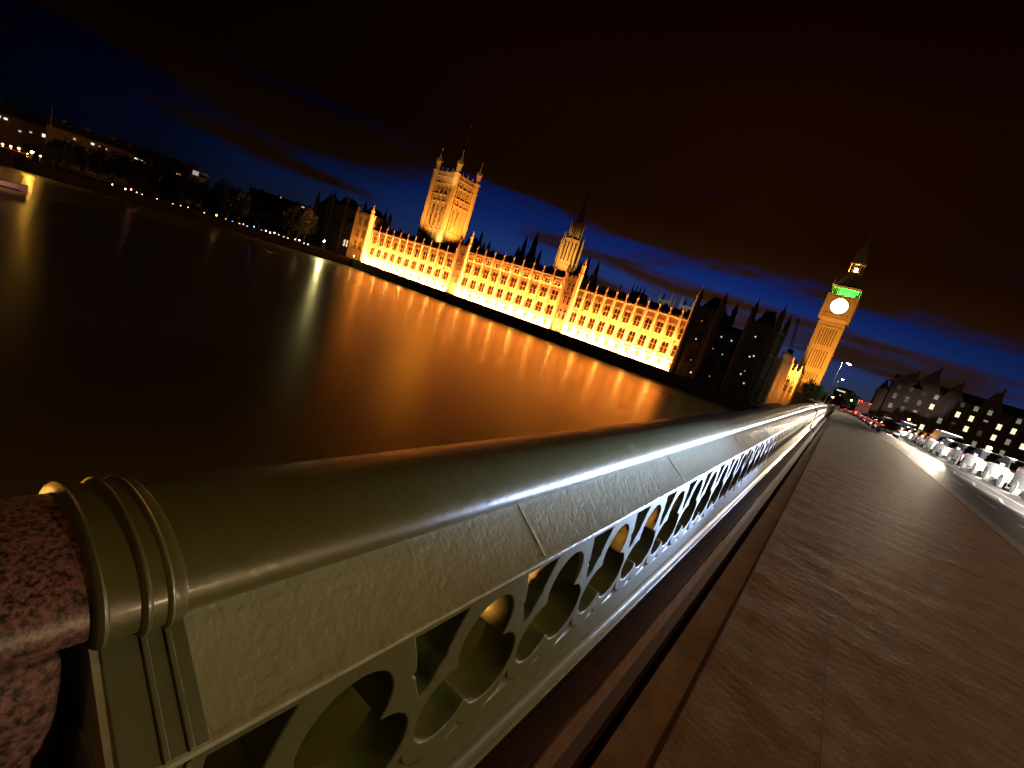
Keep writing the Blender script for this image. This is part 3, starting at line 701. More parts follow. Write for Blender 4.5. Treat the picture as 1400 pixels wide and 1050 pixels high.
# right end: the dark pavilion nearest the bridge
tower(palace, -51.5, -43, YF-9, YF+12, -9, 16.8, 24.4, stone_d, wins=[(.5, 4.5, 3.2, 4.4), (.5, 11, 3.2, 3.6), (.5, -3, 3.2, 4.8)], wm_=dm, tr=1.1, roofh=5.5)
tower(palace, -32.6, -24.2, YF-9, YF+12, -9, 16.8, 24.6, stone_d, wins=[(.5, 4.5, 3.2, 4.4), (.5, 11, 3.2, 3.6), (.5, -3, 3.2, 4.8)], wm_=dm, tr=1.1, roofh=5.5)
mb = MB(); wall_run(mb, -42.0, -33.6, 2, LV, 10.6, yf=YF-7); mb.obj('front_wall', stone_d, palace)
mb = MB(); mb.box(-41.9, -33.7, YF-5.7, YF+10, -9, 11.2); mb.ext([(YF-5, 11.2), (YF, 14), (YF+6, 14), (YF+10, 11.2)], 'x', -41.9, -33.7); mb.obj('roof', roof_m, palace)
for i in (0, 1):
    for z in (-3.0, 3.8): put_window(-39.9 + i*4.2, YF-6.65, z, 2.1, 4.5, palace, lights=3, mats=dm)
spots_ = [(-47.2, YF-9.75, 5.6, cool_win), (-46.2, YF-9.75, -2.0, dim_win), (-28.5, YF-9.75, 5.2, cool_win), (-27.4, YF-9.75, 5.8, cool_win), (-29.0, YF-9.75, -1.2, cool_win), (-28.2, YF-9.75, 0.2, dim_win), (-39.8, YF-7.75, 8.9, cool_win), (-36.2, YF-7.75, 8.6, cool_win), (-41, YF-7.75, 4.2, dim_win), (-37.4, YF-7.75, 3.2, cool_win), (-29.2, YF-9.75, 12, cool_win), (-47.6, YF-9.75, 12.2, dim_win), (-27, YF-9.75, -3.8, cool_win), (-44.6, YF-9.75, -6.2, glow_win), (-38.6, YF-7.75, -5.4, dim_win)]
for (x, yy, z, m_) in spots_:
    mb = MB(); mb.box(x-.22, x+.22, yy, yy+.12, z, z+.5); mb.obj('lit_pane', m_, palace)
# north return: lit wing running from the pavilion to the clock tower
mb = MB()
XW = -22.3
mb.box(XW-8, XW, YF+12.5, 262, -9, 8.6)
nb = 13; bw = (262-(YF+12.5))/nb
for i in range(nb+1):
    yy = YF+12.5+i*bw; mb.box(XW, XW+1.0, yy-.5, yy+.5, -9, 8.8); mb.frus(XW+.5, yy, 8, .6, .55, 8.8, 9.6); mb.frus(XW+.2, yy, 8, .6, .06, 9.6, 12.4)
for z in (-4.6, .4, 5.0, 8.2): mb.box(XW, XW+.35, YF+12.5, 262, z, z+.4)
mb.obj('return_wall', stone, palace)
for i in range(nb):
    yy = YF+12.5+(i+.5)*bw
    for z, h in ((-8, 2.8), (-3.6, 3.4), (1.3, 3.2)):
        put_window(XW+.28, yy, z, 2.4, h, palace, rz=math.pi/2, lights=3)
# east-facing end of the wing with a little turret, closer to the clock tower
mb = MB(); mb.box(-22.2, -17.5, 242, 262, -9, 6.8)
for i in range(3): mb.frus(-21.8+i*2.0, 241.8, 8, .5, .45, -9, 7.6); mb.frus(-21.8+i*2.0, 241.8, 8, .5, .05, 7.6, 10)
for z in (-4, .5, 5): mb.box(-22.2, -17.3, 241.7, 241.99, z, z+.4)
mb.obj('end_wall', stone, palace)
for z in (-3, 1.2):
    for x in (-20.9, -18.8): put_window(x, 241.6, z, 1.2, 3, palace, lights=2)
# dark roof ventilators and rear towers
def dark_spire(x, y, w, zb, zt, n2=1):
    mb = MB(); mb.frus(x, y, 8, w, w*.9, zb, zb+(zt-zb)*.42); mb.frus(x, y, 8, w*1.1, w*1.1, zb+(zt-zb)*.42, zb+(zt-zb)*.46); mb.frus(x, y, 8, w*.85, w*.5, zb+(zt-zb)*.46, zb+(zt-zb)*.7); mb.frus(x, y, 8, w*.6, .05, zb+(zt-zb)*.7, zt)
    for i in range(4):
        a = math.pi/4 + i*math.pi/2; mb.frus(x+w*math.cos(a), y+w*math.sin(a), 6, .35, .04, zb+(zt-zb)*.3, zb+(zt-zb)*.66)
    mb.obj('roof_ventilator', stone_d, palace)
for a in ((-271, 205, 2.2, 8, 27.6), (-192, 207, 1.6, 10, 25), (-186, 206, 1.5, 12, 30), (-184, 212, 1.8, 8, 26), (-159, 207, 2.4, 10, 26), (-154.5, 205, 2.2, 10, 32), (-148.5, 205, 2.6, 10, 35.6), (-145.5, 208, 1.6, 10, 28), (-119, 205, 2.0, 10, 26), (-115.5, 206, 1.8, 10, 29.6), (-109.5, 205, 1.9, 10, 28), (-95, 205, .7, 8, 21.4), (-107, 207, 1, 8, 19)):
    dark_spire(*a)
mb = MB(); mb.box(-98.5, -92, 226, 233, -9, 20.5)
for x in (-98.3, -96.2, -94.3, -92.2): mb.frus(x, 226.2, 6, .45, .05, 20.5, 24.5)
mb.obj('rear_tower', stone_d, palace)
mb = MB(); mb.ext([(-250, 10), (-250, 12)], 'x', 0, 0) if False else None
mb = MB(); mb.frus(-249.5, 203, 8, 1.6, 1.5, 10, 15.5); mb.frus(-249.5, 203, 8, 1.9, .1, 15.5, 18.5); mb.obj('lit_lantern', stone, palace)

# great square tower with the flag staff
vt = empty('square_tower', (-305.5, 290, 0)); tag(vt, 'tall floodlit square gothic tower with four corner turrets and a flagpole, left of centre', 'tower')
H = 12.0; ZP = 75
mb = MB(); mb.box(-H, H, -H, H, -9, ZP-1)
for z in (8, 22, 31, 53, 58.5, 67, 72.5): mb.box(-H-.9, H+.9, -H-.9, H+.9, z, z+.7)
for f in (-.66, -.21, .21, .66):
    mb.box(H*f-.4, H*f+.4, -H-.8, -H, -9, ZP-1); mb.box(H, H+.8, H*f-.4, H*f+.4, -9, ZP-1)
for f in (-.74, -.58, -.5, -.34, -.29, -.13, .13, .29, .34, .5, .58, .74):
    for za, zb_ in ((9, 21.5), (54, 58), (67.8, 72)): mb.box(H*f-.12, H*f+.12, -H-.4, -H, za, zb_); mb.box(H, H+.4, H*f-.12, H*f+.12, za, zb_)
mb.obj('tower_wall', stone, vt)
mb = MB()
for i in range(13):
    a = -H + 2*H*(i+.2)/13; b = -H + 2*H*(i+.8)/13
    for s in (-1, 1): mb.box(a, b, s*H-.4, s*H+.4, ZP-1, ZP+1.6); mb.box(s*H-.4, s*H+.4, a, b, ZP-1, ZP+1.6)
for i in (1, 2, 3):
    a = -H + 2*H*i/4
    for s in (-1, 1): mb.frus(a, s*H, 6, .45, .05, ZP+1, ZP+5); mb.frus(s*H, a, 6, .45, .05, ZP+1, ZP+5)
mb.obj('battlement', stone, vt)
for sx in (-1, 1):
    for sy in (-1, 1):
        mb = MB(); x, y = sx*H, sy*H
        mb.frus(x, y, 8, 2.6, 2.5, -9, 76); mb.frus(x, y, 8, 3.0, 3.0, 76, 77); mb.frus(x, y, 8, 2.0, 1.9, 77, 83); mb.frus(x, y, 8, 2.4, 2.4, 83, 83.8)
        for q in range(8):
            a = q*math.pi/4 + math.pi/8; mb.frus(x+2.3*math.cos(a), y+2.3*math.sin(a), 5, .25, .04, 83.8, 86.5)
        mb.frus(x, y, 8, 1.7, .15, 83.8, 90); mb.frus(x, y, 6, .12, .1, 90, 94); mb.frus(x, y, 6, .45, .4, 93, 94.2)
        mb.obj('corner_turret', stone, vt)
for f in (-.42, 0, .42):
    for s, (z, ww, hh, li) in enumerate(((33.5, 2.6, 17, 2), (60.5, 3.2, 4.6, 4), (23.6, 3.2, 4.6, 4))):
        put_window(H*f, -H-.30, z, ww, hh, vt, lights=li, trans=2)
        put_window(H+.30, H*f, z, ww, hh, vt, rz=math.pi/2, lights=li, trans=2)
mb = MB(); mb.box(-3.8, 3.8, -H-.5, -H-.36, -6, 15); mb.box(H+.36, H+.5, -3.8, 3.8, -6, 15); mb.obj('great_arch', stone, vt)
mb = MB(); mb.frus(0, 0, 4, 9, 2.4, ZP-1, ZP+6.5, rot=math.pi/4); mb.frus(0, 0, 8, 2.6, 2.4, ZP+6.5, ZP+11)
for q in range(8):
    a = q*math.pi/4; mb.frus(2.9*math.cos(a), 2.9*math.sin(a), 5, .35, .05, ZP+9, ZP+15)
mb.frus(0, 0, 8, 2.0, .25, ZP+11, ZP+20); mb.obj('crown_roof', stone, vt)
mb = MB(); mb.frus(0, 0, 8, .28, .12, ZP+19, 117.5); mb.frus(0, 0, 8, .45, .4, 117.3, 118.1); mb.obj('flagpole', gilt, vt)

# central octagonal spire
ct = empty('central_spire', (-162.3, 262, 0)); tag(ct, 'slender floodlit octagonal spire rising behind the middle of the palace roof', 'spire')
mb = MB(); mb.frus(0, 0, 8, 7.6, 6.6, -9, 27); mb.frus(0, 0, 8, 7.2, 7.2, 27, 27.8); mb.frus(0, 0, 8, 6.2, 5.4, 27.8, 43)
mb.frus(0, 0, 8, 5.7, 5.7, 43, 43.8); mb.frus(0, 0, 8, 3.9, 3.1, 43.8, 54); mb.frus(0, 0, 8, 3.5, 3.5, 54, 54.5); mb.frus(0, 0, 8, 2.6, .12, 54.5, 74)
mb.obj('spire_body', stone, ct)
mb = MB()
for q in range(8):
    a = q*math.pi/4 + math.pi/8; c, s = math.cos(a), math.sin(a)
    mb.frus(6.7*c, 6.7*s, 6, .75, .5, 20, 42); mb.frus(6.5*c, 6.5*s, 6, .6, .05, 42, 47.5)
    mb.frus(4.0*c, 4.0*s, 6, .45, .4, 44, 53); mb.frus(4.0*c, 4.0*s, 6, .45, .04, 53, 57.5)
mb.obj('pinnacles', stone, ct)
mb = MB()
for q in range(8):
    a = q*math.pi/4; c, s = math.cos(a), math.sin(a)
    for d in (-1.1, 1.1):
        x, y = 5.75*c - d*s, 5.75*s + d*c
        mb.frus(x, y, 4, .42, .42, 30, 41, rot=a+math.pi/4); x, y = 3.45*c - d*.5*s, 3.45*s + d*.5*c; mb.frus(x, y, 4, .25, .25, 45.5, 52, rot=a+math.pi/4)
mb.obj('window_slots', glass_d, ct)

# clock tower
et = empty('clock_tower', (-15.6, 270, 0)); tag(et, 'floodlit clock tower with glowing white dial and green-lit belfry at the end of the bridge', 'clock tower')
h = 5.0
mb = MB(); mb.box(-h, h, -h, h, -3, 33.5)
for z in (4, 9.5, 10.6, 20.5, 21.6, 31.0): mb.box(-h-.5, h+.5, -h-.5, h+.5, z, z+.36)
for f in (-1, -.78, -.5, -.28, -.08, .08, .28, .5, .78, 1):
    w = .34 if abs(f) > .7 else .17
    mb.box(h*f-w, h*f+w, -h-.42, -h, -3, 33.4); mb.box(h, h+.42, h*f-w, h*f+w, -3, 33.4)
mb.obj('shaft', stone, et)
mb = MB()
for z0, z1 in ((11.4, 20.0), (22.4, 30.4), (-1, 3.6), (5, 9)):
    for f in (-.62, -.39, -.18, 0, .18, .39, .62):
        mb.box(h*f-.2, h*f+.2, -h-.06, -h-.005, z0, z1); mb.box(h+.005, h+.06, h*f-.2, h*f+.2, z0, z1)
mb.obj('window_slots', mat('slot_shadow_stone', (.06, .03, .015), .9), et)
hc = 5.75
mb = MB()
mb.frus(0, 0, 4, h*1.414+.2, hc*1.414, 33.5, 35.2, rot=math.pi/4)
mb.box(-hc, hc, -hc, hc, 35.2, 45.6)
for z in (35.2, 37.0, 44.9): mb.box(-hc-.22, hc+.22, -hc-.22, hc+.22, z, z+.4)
for i in range(12):
    a = -hc+2*hc*(i+.3)/12; mb.box(a, a+.5, -hc-.16, -hc, 35.7, 36.9); mb.box(hc, hc+.16, a, a+.5, 35.7, 36.9)
for sx in (-1, 1):
    for sy in (-1, 1): mb.frus(sx*hc, sy*hc, 8, .7, .65, 34, 46.2)
mb.obj('clock_stage', stone, et)
zc_ = 41.1; rc = 3.35
for rot in (0, math.pi/2):
    mb = MB(); mb.lathe([(rc+.1, 0), (rc+.45, -.25), (rc+.55, 0)], 40, (0, -hc-.05, zc_), 'y'); o = mb.obj('dial_ring', gilt, et); o.rotation_euler.z = rot
    mb = MB(); mb.lathe([(.001, -.12), (rc, -.12), (rc+.1, -.0)], 40, (0, -hc-.05, zc_), 'y'); d_ = mb.obj('clock_dial', glow('dial_glow%d' % int(rot*9), (1, .97, .86), 3.2), et); d_.rotation_euler.z = rot
    mb = MB(); mb.tube([(0, -hc-.22, zc_), (-1.2, -hc-.22, zc_+1.3)], .07, 6); mb.tube([(0, -hc-.22, zc_), (.6, -hc-.22, zc_-2.6)], .05, 6); mb.obj('clock_hand', glow('hand_glow%d' % int(rot*9), (1, .9, .6), 1.3), d_)  # hands given a glow of their own to fade into the dial
# belfry: arcade lit green
green_st = stone
mb = MB(); hb = 5.35
mb.box(-hb+2.2, hb-2.2, -hb+2.2, hb-2.2, 45.6, 50)
mb.box(-hb-.5, hb+.5, -hb-.5, hb+.5, 45.6, 46.2); mb.box(-hb-.5, hb+.5, -hb-.5, hb+.5, 49.4, 50.3)
for i in range(9):
    a = -hb+.3+(2*hb-.6)*i/8
    for s in (-1, 1): mb.box(a-.17, a+.17, s*hb-.25, s*hb+.25, 46.2, 49.4); mb.box(s*hb-.25, s*hb+.25, a-.17, a+.17, 46.2, 49.4)
mb.obj('belfry', mat('belfry_stone', (.35, .33, .25), .8), et)
mb = MB()
mb.frus(0, 0, 4, 5.7*1.414, 2.7*1.414, 50.3, 57.0, rot=math.pi/4); mb.box(-2.7, 2.7, -2.7, 2.7, 57.0, 57.6)
mb.frus(0, 0, 4, 3.1*1.414, .12, 62, 75.5, rot=math.pi/4); mb.frus(0, 0, 6, .1, .06, 75, 78.5)
mb.obj('spire_roof', lead_m, et)
mb = MB()
for sx in (-1, 1):
    for sy in (-1, 1):
        mb.tube([(sx*5.7, sy*5.7, 50.3), (sx*2.75, sy*2.75, 57.3)], .14, 5); mb.tube([(sx*3.1, sy*3.1, 62), (0, 0, 75.5)], .1, 5); mb.frus(sx*5.6, sy*5.6, 6, .35, .04, 50, 54.5)
        mb.frus(sx*2.75, sy*2.75, 6, .2, .2, 57.6, 62)
for sx in (-1, 0, 1):
    for s in (-1, 1): mb.frus(sx*1.3, s*2.75, 6, .16, .16, 57.6, 61.6); mb.frus(s*2.75, sx*1.3, 6, .16, .16, 57.6, 61.6)
mb.box(-3.1, 3.1, -3.1, 3.1, 61.5, 62); mb.frus(0, 0, 8, .3, .3, 71.5, 72.3); mb.frus(0, 0, 8, .5, .45, 75.6, 76.3); mb.frus(0, 0, 8, .35, .3, 77.2, 77.8)
mb.obj('gilded_ribs', gilt, et)
mb = MB(); mb.frus(0, 0, 8, .7, .7, 58.6, 60.2); mb.obj('lantern_lamp', glow('ayrton_lamp', (1, .8, .45), 22), et)
for (x, y, tx, ty) in ((0, -hb+.7, 0, -hb+2.2), (hb-.7, 0, hb-2.2, 0)):
    d_ = light('AREA', 'belfry_green_light', (et.location.x + x, et.location.y + y, 46.3), 2600, (.03, 1, .07), target=(et.location.x + tx, et.location.y + ty, 48.2), shape='RECTANGLE', size=9.4, size_y=.3)
light('SPOT', 'spire_light', (et.location.x-9, et.location.y-9, 47), 9000, (1, .6, .25), target=(et.location.x, et.location.y, 66), spot_size=rad(60), spot_blend=.8, shadow_soft_size=.4)
light('POINT', 'lantern_light', (et.location.x, et.location.y-1.5, 59.6), 300, (1, .75, .4), shadow_soft_size=.4)

# ------------------------------------------------------------------ floodlights
for (x0, x1, p_, pu) in ((-266, -182, 1.0, 1), (-174, -113, 1.0, 1), (-105, -53, 1.12, 1)):
    w = x1-x0; cx = (x0+x1)/2
    light('AREA', 'terrace_floodlight', (cx, YF-2.4, -8.7), 6600*w*p_, (1, .34, .085), target=(cx, YF-.3, -3), shape='RECTANGLE', size=w, size_y=.4)
    for z_, e_ in ((-3.4, 190), (3.35, 170)) + (((10.0, 110),) if x0 == -174 else ()):
        light('AREA', 'string_course_floodlight', (cx, YF-1.35, z_), e_*1.7*w*p_, (1, .31, .06), target=(cx, YF-.35, z_+2.6), shape='RECTANGLE', size=w, size_y=.15)
    light('AREA', 'wall_floodlight', (cx, YF-13.6, -6.4), 130*w*p_, (1, .28, .025), target=(cx, YF, 9), shape='RECTANGLE', size=w, size_y=.8)
for x in (-265, -257): light('SPOT', 'tower_floodlight', (x+3, YF-12, -7), 16000, SOD, target=(x, YF, 12), spot_size=rad(60), spot_blend=.8, shadow_soft_size=.5)
# square tower: its two faces towards the river and the bridge
light('SPOT', 'square_tower_floodlight', (-310, 252, 15), 210000, SOD, target=(-306, 278, 52), spot_size=rad(62), spot_blend=.6, shadow_soft_size=1)
light('SPOT', 'square_tower_floodlight', (-264, 284, 14), 560000, SOD, target=(-293, 290, 50), spot_size=rad(60), spot_blend=.6, shadow_soft_size=1)
light('SPOT', 'square_tower_floodlight', (-285, 268, 18), 110000, (1, .55, .16), target=(-300, 282, 44), spot_size=rad(80), spot_blend=.8, shadow_soft_size=1)
light('SPOT', 'square_tower_crown_light', (-285, 262, 66), 30000, (1, .55, .2), target=(-301, 283, 80), spot_size=rad(70), spot_blend=.8, shadow_soft_size=1)
light('SPOT', 'central_spire_floodlight', (-147, 232, 18), 190000, (1, .52, .12), target=(-162, 262, 36), spot_size=rad(42), spot_blend=.9, shadow_soft_size=1)
light('SPOT', 'central_spire_floodlight', (-176, 234, 18), 35000, SOD, target=(-162, 262, 36), spot_size=rad(50), spot_blend=.9, shadow_soft_size=1)
light('SPOT', 'clock_tower_floodlight', (-16, 232, 0), 190000, (1, .42, .06), target=(-15.6, 265, 26), spot_size=rad(75), spot_blend=.5, shadow_soft_size=1)
light('SPOT', 'clock_tower_floodlight', (-24, 236, 2), 140000, (1, .42, .06), target=(-15.6, 265, 40), spot_size=rad(36), spot_blend=.8, shadow_soft_size=1)
light('SPOT', 'clock_tower_floodlight', (3, 258, 0), 26000, SOD, target=(-11, 268, 30), spot_size=rad(85), spot_blend=.5, shadow_soft_size=1)
for yy in (206, 224, 244):
    light('SPOT', 'return_wall_floodlight', (XW+9, yy-4, -1.5), 9000, SOD, target=(XW, yy+3, -1), spot_size=rad(115), spot_blend=.9, shadow_soft_size=.5)
light('SPOT', 'return_wall_floodlight', (-17, 228, -5), 7000, SOD, target=(-20, 242, 0), spot_size=rad(90), spot_blend=.9, shadow_soft_size=.5)
light('SPOT', 'small_lantern_floodlight', (-247, 197, 12.5), 1800, SOD, target=(-249.5, 203, 15.5), spot_size=rad(70), spot_blend=.6)
light('SPOT', 'abbey_floodlight', (-110, 350, 5), 60000, (1, .9, .7), target=(-130, 400, 30), spot_size=rad(60), spot_blend=.8, shadow_soft_size=1)

# terrace lamps on the river wall
tl_m = glow('terrace_lamp_glow', (1, .50, .11), 200)
def make_tlamp():
    r = empty('terrace_lamp'); tag(r, 'terrace lamp', 'lamp', 'lamps along the palace river terrace')
    mb = MB(); mb.frus(0, 0, 8, .12, .06, 0, 1.6); mb.obj('post', lamp_iron, r)
    mb = MB(); mb.lathe([(.001, 0), (.16, .05), (.22, .2), (.16, .36), (.001, .42)], 12, (0, 0, 1.6)); mb.obj('globe', tl_m, r, smooth=True); return r
tl = make_tlamp()
for i in range(18):
    o = tl if i == 0 else copy_tree(tl)
    x = -246 + i*11.15
    o.location = (x, 171.9, -8.0); o['label'] = '%s terrace lamp from the left on the river wall below the lit palace' % ordn[i]

# river-wall lamp on the far left of the palace with a greenish white globe
def post_lamp(x, y, z, hgt, m, label, r=.3, group=None, power=0, col=(1, 1, 1)):
    root = empty('post_lamp', (x, y, z)); tag(root, label, 'lamp', group)
    mb = MB(); mb.frus(0, 0, 8, .12, .06, 0, hgt); mb.obj('post', lamp_iron, root)
    mb = MB(); mb.lathe([(.001, -r), (r*.7, -r*.7), (r, 0), (r*.7, r*.7), (.001, r)], 12, (0, 0, hgt+r*.8)); mb.obj('globe', m, root, smooth=True)
    if power: light('POINT', 'post_lamp_light', (x, y, z+hgt+r*2.2), power, col, shadow_soft_size=.2)
post_lamp(-257, 158.5, -9, 5.4, glow('greenish_lamp', (1, .88, .42), 650), 'bright yellowish lamp at the left end of the palace above the river wall', .42)
cols = [('white', (1, .85, .7)), ('pink', (1, .35, .35)), ('warm', (1, .6, .3)), ('blue', (.12, .2, 1)), ('amber', (1, .45, .1))]
gm = {n: glow(n + '_bank_glow', c, 12) for n, c in cols}
bl = [(-76.2, 'warm'), (-75.3, 'pink'), (-74.9, 'pink'), (-74.5, 'white'), (-74.1, 'pink'), (-73.0, 'pink'), (-71.8, 'warm'), (-71.2, 'warm'), (-70.6, 'white'), (-69.3, 'warm'), (-68.3, 'amber'), (-67.5, 'amber'), (-66.9, 'blue'), (-66.3, 'warm'), (-65.95, 'white'), (-65.6, 'blue'), (-65.0, 'blue'), (-64.3, 'blue'), (-63.9, 'white'), (-63.5, 'warm'), (-63.1, 'warm'), (-62.7, 'white'), (-62.2, 'warm'), (-61.8, 'warm'), (-61.1, 'white'), (-60.7, 'warm'), (-60.2, 'white'), (-59.8, 'warm')]
for i, (a, n) in enumerate(bl):
    r = 309 + random.uniform(-1.5, 1.5); x, y = r*math.sin(rad(a)), r*math.cos(rad(a))
    post_lamp(x, y, -9, .9 + random.uniform(-.2, .6), gm[n], '%s small %s light from the left on the far bank under the trees' % (ordn[i], n), .15 + random.uniform(0, 1)**2*.28, 'small lights along the far bank')

# ------------------------------------------------------------------ trees
leaf_m = mat('unlit_foliage', (.014, .020, .009), .8, noise=(.4, (.028, .034, .014), .6)); bark = mat('bark', (.05, .035, .025), .9)  # leaf colour darkened so the unlit crowns stay black
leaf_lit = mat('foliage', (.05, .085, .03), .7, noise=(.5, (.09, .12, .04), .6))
def crown_mesh(R, Hh, clumps, leaves, ls, seed, m):
    rnd = random.Random(seed); mb = MB()
    cs = []
    for i in range(clumps):
        while True:
            p = Vector((rnd.uniform(-1, 1), rnd.uniform(-1, 1), rnd.uniform(-1, 1)))
            if .25 < p.length < 1: break
        cs.append((Vector((p.x*R*.8, p.y*R*.8, p.z*Hh*.42)), rnd.uniform(.2, .38)*R))
    for c, cr_ in cs:
        for j in range(leaves):
            d = Vector((rnd.gauss(0, 1), rnd.gauss(0, 1), rnd.gauss(0, 1))).normalized()*cr_*rnd.uniform(.5, 1.05)
            p = c + d; u = Vector((rnd.gauss(0, 1), rnd.gauss(0, 1), rnd.gauss(0, 1))).normalized(); w = u.orthogonal().normalized(); s = ls*rnd.uniform(.6, 1.3)
            mb.add([p-u*s, p+w*s*.6, p+u*s, p-w*s*.6], [(0, 1, 2, 3)])
    o = mb.obj('crown', m); d = o.data; bpy.data.objects.remove(o); return d
crowns = [crown_mesh(7.5, 15, 34, 60, .55, s, leaf_m) for s in (1, 2, 3)]
crown_l = crown_mesh(3.0, 6, 26, 60, .24, 9, leaf_lit)
mb = MB(); mb.frus(0, 0, 8, .45, .25, 0, 8); mb.tube([(0, 0, 5), (2.2, .6, 9)], .16, 6); mb.tube([(0, 0, 5.5), (-2, -.9, 10)], .15, 6); mb.tube([(0, 0, 6), (.4, 2, 10.5)], .14, 6)
tk = mb.obj('trunk', bark); trunk_d = tk.data; bpy.data.objects.remove(tk)
def tree(x, y, z, s, sz, cd, label, group=None, ch=9.5, ts=1):
    r = empty('tree', (x, y, z)); tag(r, label, 'tree', group)
    t_ = bpy.data.objects.new('trunk', trunk_d); C.objects.link(t_); t_.parent = r; t_.scale = (ts, ts, ts)
    c = bpy.data.objects.new('crown', cd); C.objects.link(c); c.parent = r; c.location = (0, 0, ch); c.scale = (s, s, sz); c.rotation_euler.z = random.uniform(0, 6)
tr_top = [(-80.6, -.1), (-80, .35), (-79.2, 1.0), (-78.2, 1.05), (-77.2, 1.2), (-76.2, 1.3), (-75.2, 1.5), (-74.2, 1.7), (-73.2, 1.8), (-72.2, 1.6), (-71.2, 1.5), (-70.2, 1.45), (-69.2, 1.7), (-68.3, 1.9), (-67.4, 1.8), (-66.5, 1.9), (-65.5, 1.8), (-64.6, 2.0), (-63.7, 1.9), (-62.8, 2.0), (-61.9, 1.9), (-61.0, 2.2), (-60.3, 2.1)]
for i, (a, el) in enumerate(tr_top):
    r = 322 + random.uniform(-6, 8); top = 1.5 + r*math.tan(rad(el)); x, y = r*math.sin(rad(a)), r*math.cos(rad(a))
    hgt = top + 9; sz = hgt/19
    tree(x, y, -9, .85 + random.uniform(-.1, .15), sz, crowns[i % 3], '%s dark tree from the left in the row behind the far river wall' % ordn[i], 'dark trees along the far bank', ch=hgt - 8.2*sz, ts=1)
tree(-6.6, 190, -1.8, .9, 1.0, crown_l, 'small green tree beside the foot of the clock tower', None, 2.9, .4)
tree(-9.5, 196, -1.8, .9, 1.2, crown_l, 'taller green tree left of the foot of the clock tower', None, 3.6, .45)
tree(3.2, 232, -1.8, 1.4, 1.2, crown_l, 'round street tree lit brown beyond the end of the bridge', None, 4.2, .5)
light('POINT', 'street_glow', (0, 215, 3.2), 900, (1, .6, .3), shadow_soft_size=.3)
light('POINT', 'street_glow', (-4, 182, 2.5), 260, (.7, 1, .6), shadow_soft_size=.3)

# ------------------------------------------------------------------ buildings far left
far_st = mat('far_stone', (.17, .11, .07), .9, noise=(.1, (.11, .07, .045), .6)); far_rf = mat('far_roof', (.03, .022, .018), .8)
def far_building(label, a0, a1, r, zt, rfh, wins, m=far_st, wmat=None):
    A = Vector((r*math.sin(rad(a0)), r*math.cos(rad(a0)), 0)); B = Vector((r*math.sin(rad(a1)), r*math.cos(rad(a1)), 0))
    d = (B-A); Ln = d.length; root = empty('far_building', (A.x, A.y, -9), math.atan2(d.y, d.x)); tag(root, label, 'building', 'buildings beyond the far bank')
    mb = MB(); mb.box(0, Ln, 0, 14, 0, zt+9)
    for z in (zt+3, zt+8.4): mb.box(-.2, Ln+.2, -.35, 0, z, z+.5)
    for i in range(int(Ln/5)): mb.box(i*5+.3, i*5+.9, -.2, -.001, 0, zt+8)
    mb.obj('wall', m, root)
    mb = MB(); mb.ext([(-.6, zt+9), (4.5, zt+9+rfh), (9.5, zt+9+rfh), (14.6, zt+9)], 'x', -.5, Ln+.5); rf = mb.obj('roof', far_rf, root)
    for f in (.15, .4, .7, .9): mb = MB(); mb.box(Ln*f, Ln*f+2, 5, 7, zt+9+rfh-.5, zt+9+rfh+1.6); mb.obj('chimney', m, rf)
    for (f, z, w, h_, gm_) in wins:
        mb = MB(); mb.box(Ln*f-w/2, Ln*f+w/2, -.42, -.36, z+9, z+9+h_); mb.obj('window', gm_, root)
    return root
ww = glow('far_window_white', (1, .9, .8), 1.2); wa = glow('far_window_amber', (1, .6, .25), .7); wb = glow('far_window_pale', (.8, .9, 1), .6)
far_building('long pale stone building with dark roof and lit windows at the far left edge', -84.5, -77.2, 470, 10.5, 6.5,
    [(.12, 7.5, 2, 1.3, ww), (.18, 7.4, 1.6, 1.3, ww), (.23, 7.3, 1.6, 1.2, ww), (.52, 4.4, 1.6, 2, ww), (.62, 4.3, 2, 2, ww), (.42, 4.3, 1.2, 1, wa), (.34, 2.8, 1.2, 1, wb), (.75, 3, 1.4, 1.4, wb), (.8, 2.4, 1.2, 1, wb), (.88, 6, 1.4, .9, wa)])
far_building('lower pale building right of the long one, small lights under its eaves', -80.6, -75.0, 440, 12.2, 4.5, [(.3, 8.6, 1.2, 1, wa), (.5, 9.2, 1.6, 1.2, ww), (.58, 9.2, .9, .9, wa), (.66, 9, .8, .8, wa)])
far_building('dark flat slab of a building above the trees with a strip of lit windows', -76.6, -70.4, 480, 13.6, 6.4, [(.12, 11.2, 1.4, 1, wb), (.2, 10.6, 1.4, .9, wb), (.27, 10, 3, 1.1, ww), (.33, 9.7, 2.2, 1.1, ww), (.38, 9.5, 1.4, 1, wb), (.78, 9, 2.6, 1, wa)], m=far_rf)
far_building('small white floodlit block above the trees beside the dark slab', -70.9, -69.6, 440, 12.2, 1.5, [(.3, 12.0, 3.6, 3.0, glow('white_block_glow', (1, .9, .7), .35))], m=stone_g)
far_building('dark distant roofs behind the right-hand trees', -66, -59.8, 520, 17, 3, [(.45, 19, 1, 1, wa), (.8, 17, 2.6, 1.2, wa)], m=far_rf)
mb = MB(); r = 430; mb.frus(0, 0, 8, .35, .12, 0, 14); o = mb.obj('mast', far_st); o.location = (r*math.sin(rad(-80.4)), r*math.cos(rad(-80.4)), 9.5); tag(o, 'thin mast standing on the roof at the far left', 'mast')

for x_, y_ in ((-395, 50), (-370, 84)): light('SPOT', 'far_wall_fill', (x_, y_, 1), 9000, (1, .5, .18), target=(x_*1.15, y_*1.15+4, 4), spot_size=rad(120), spot_blend=.6, shadow_soft_size=.5)  # added spots without fixtures, to lift the far walls out of black
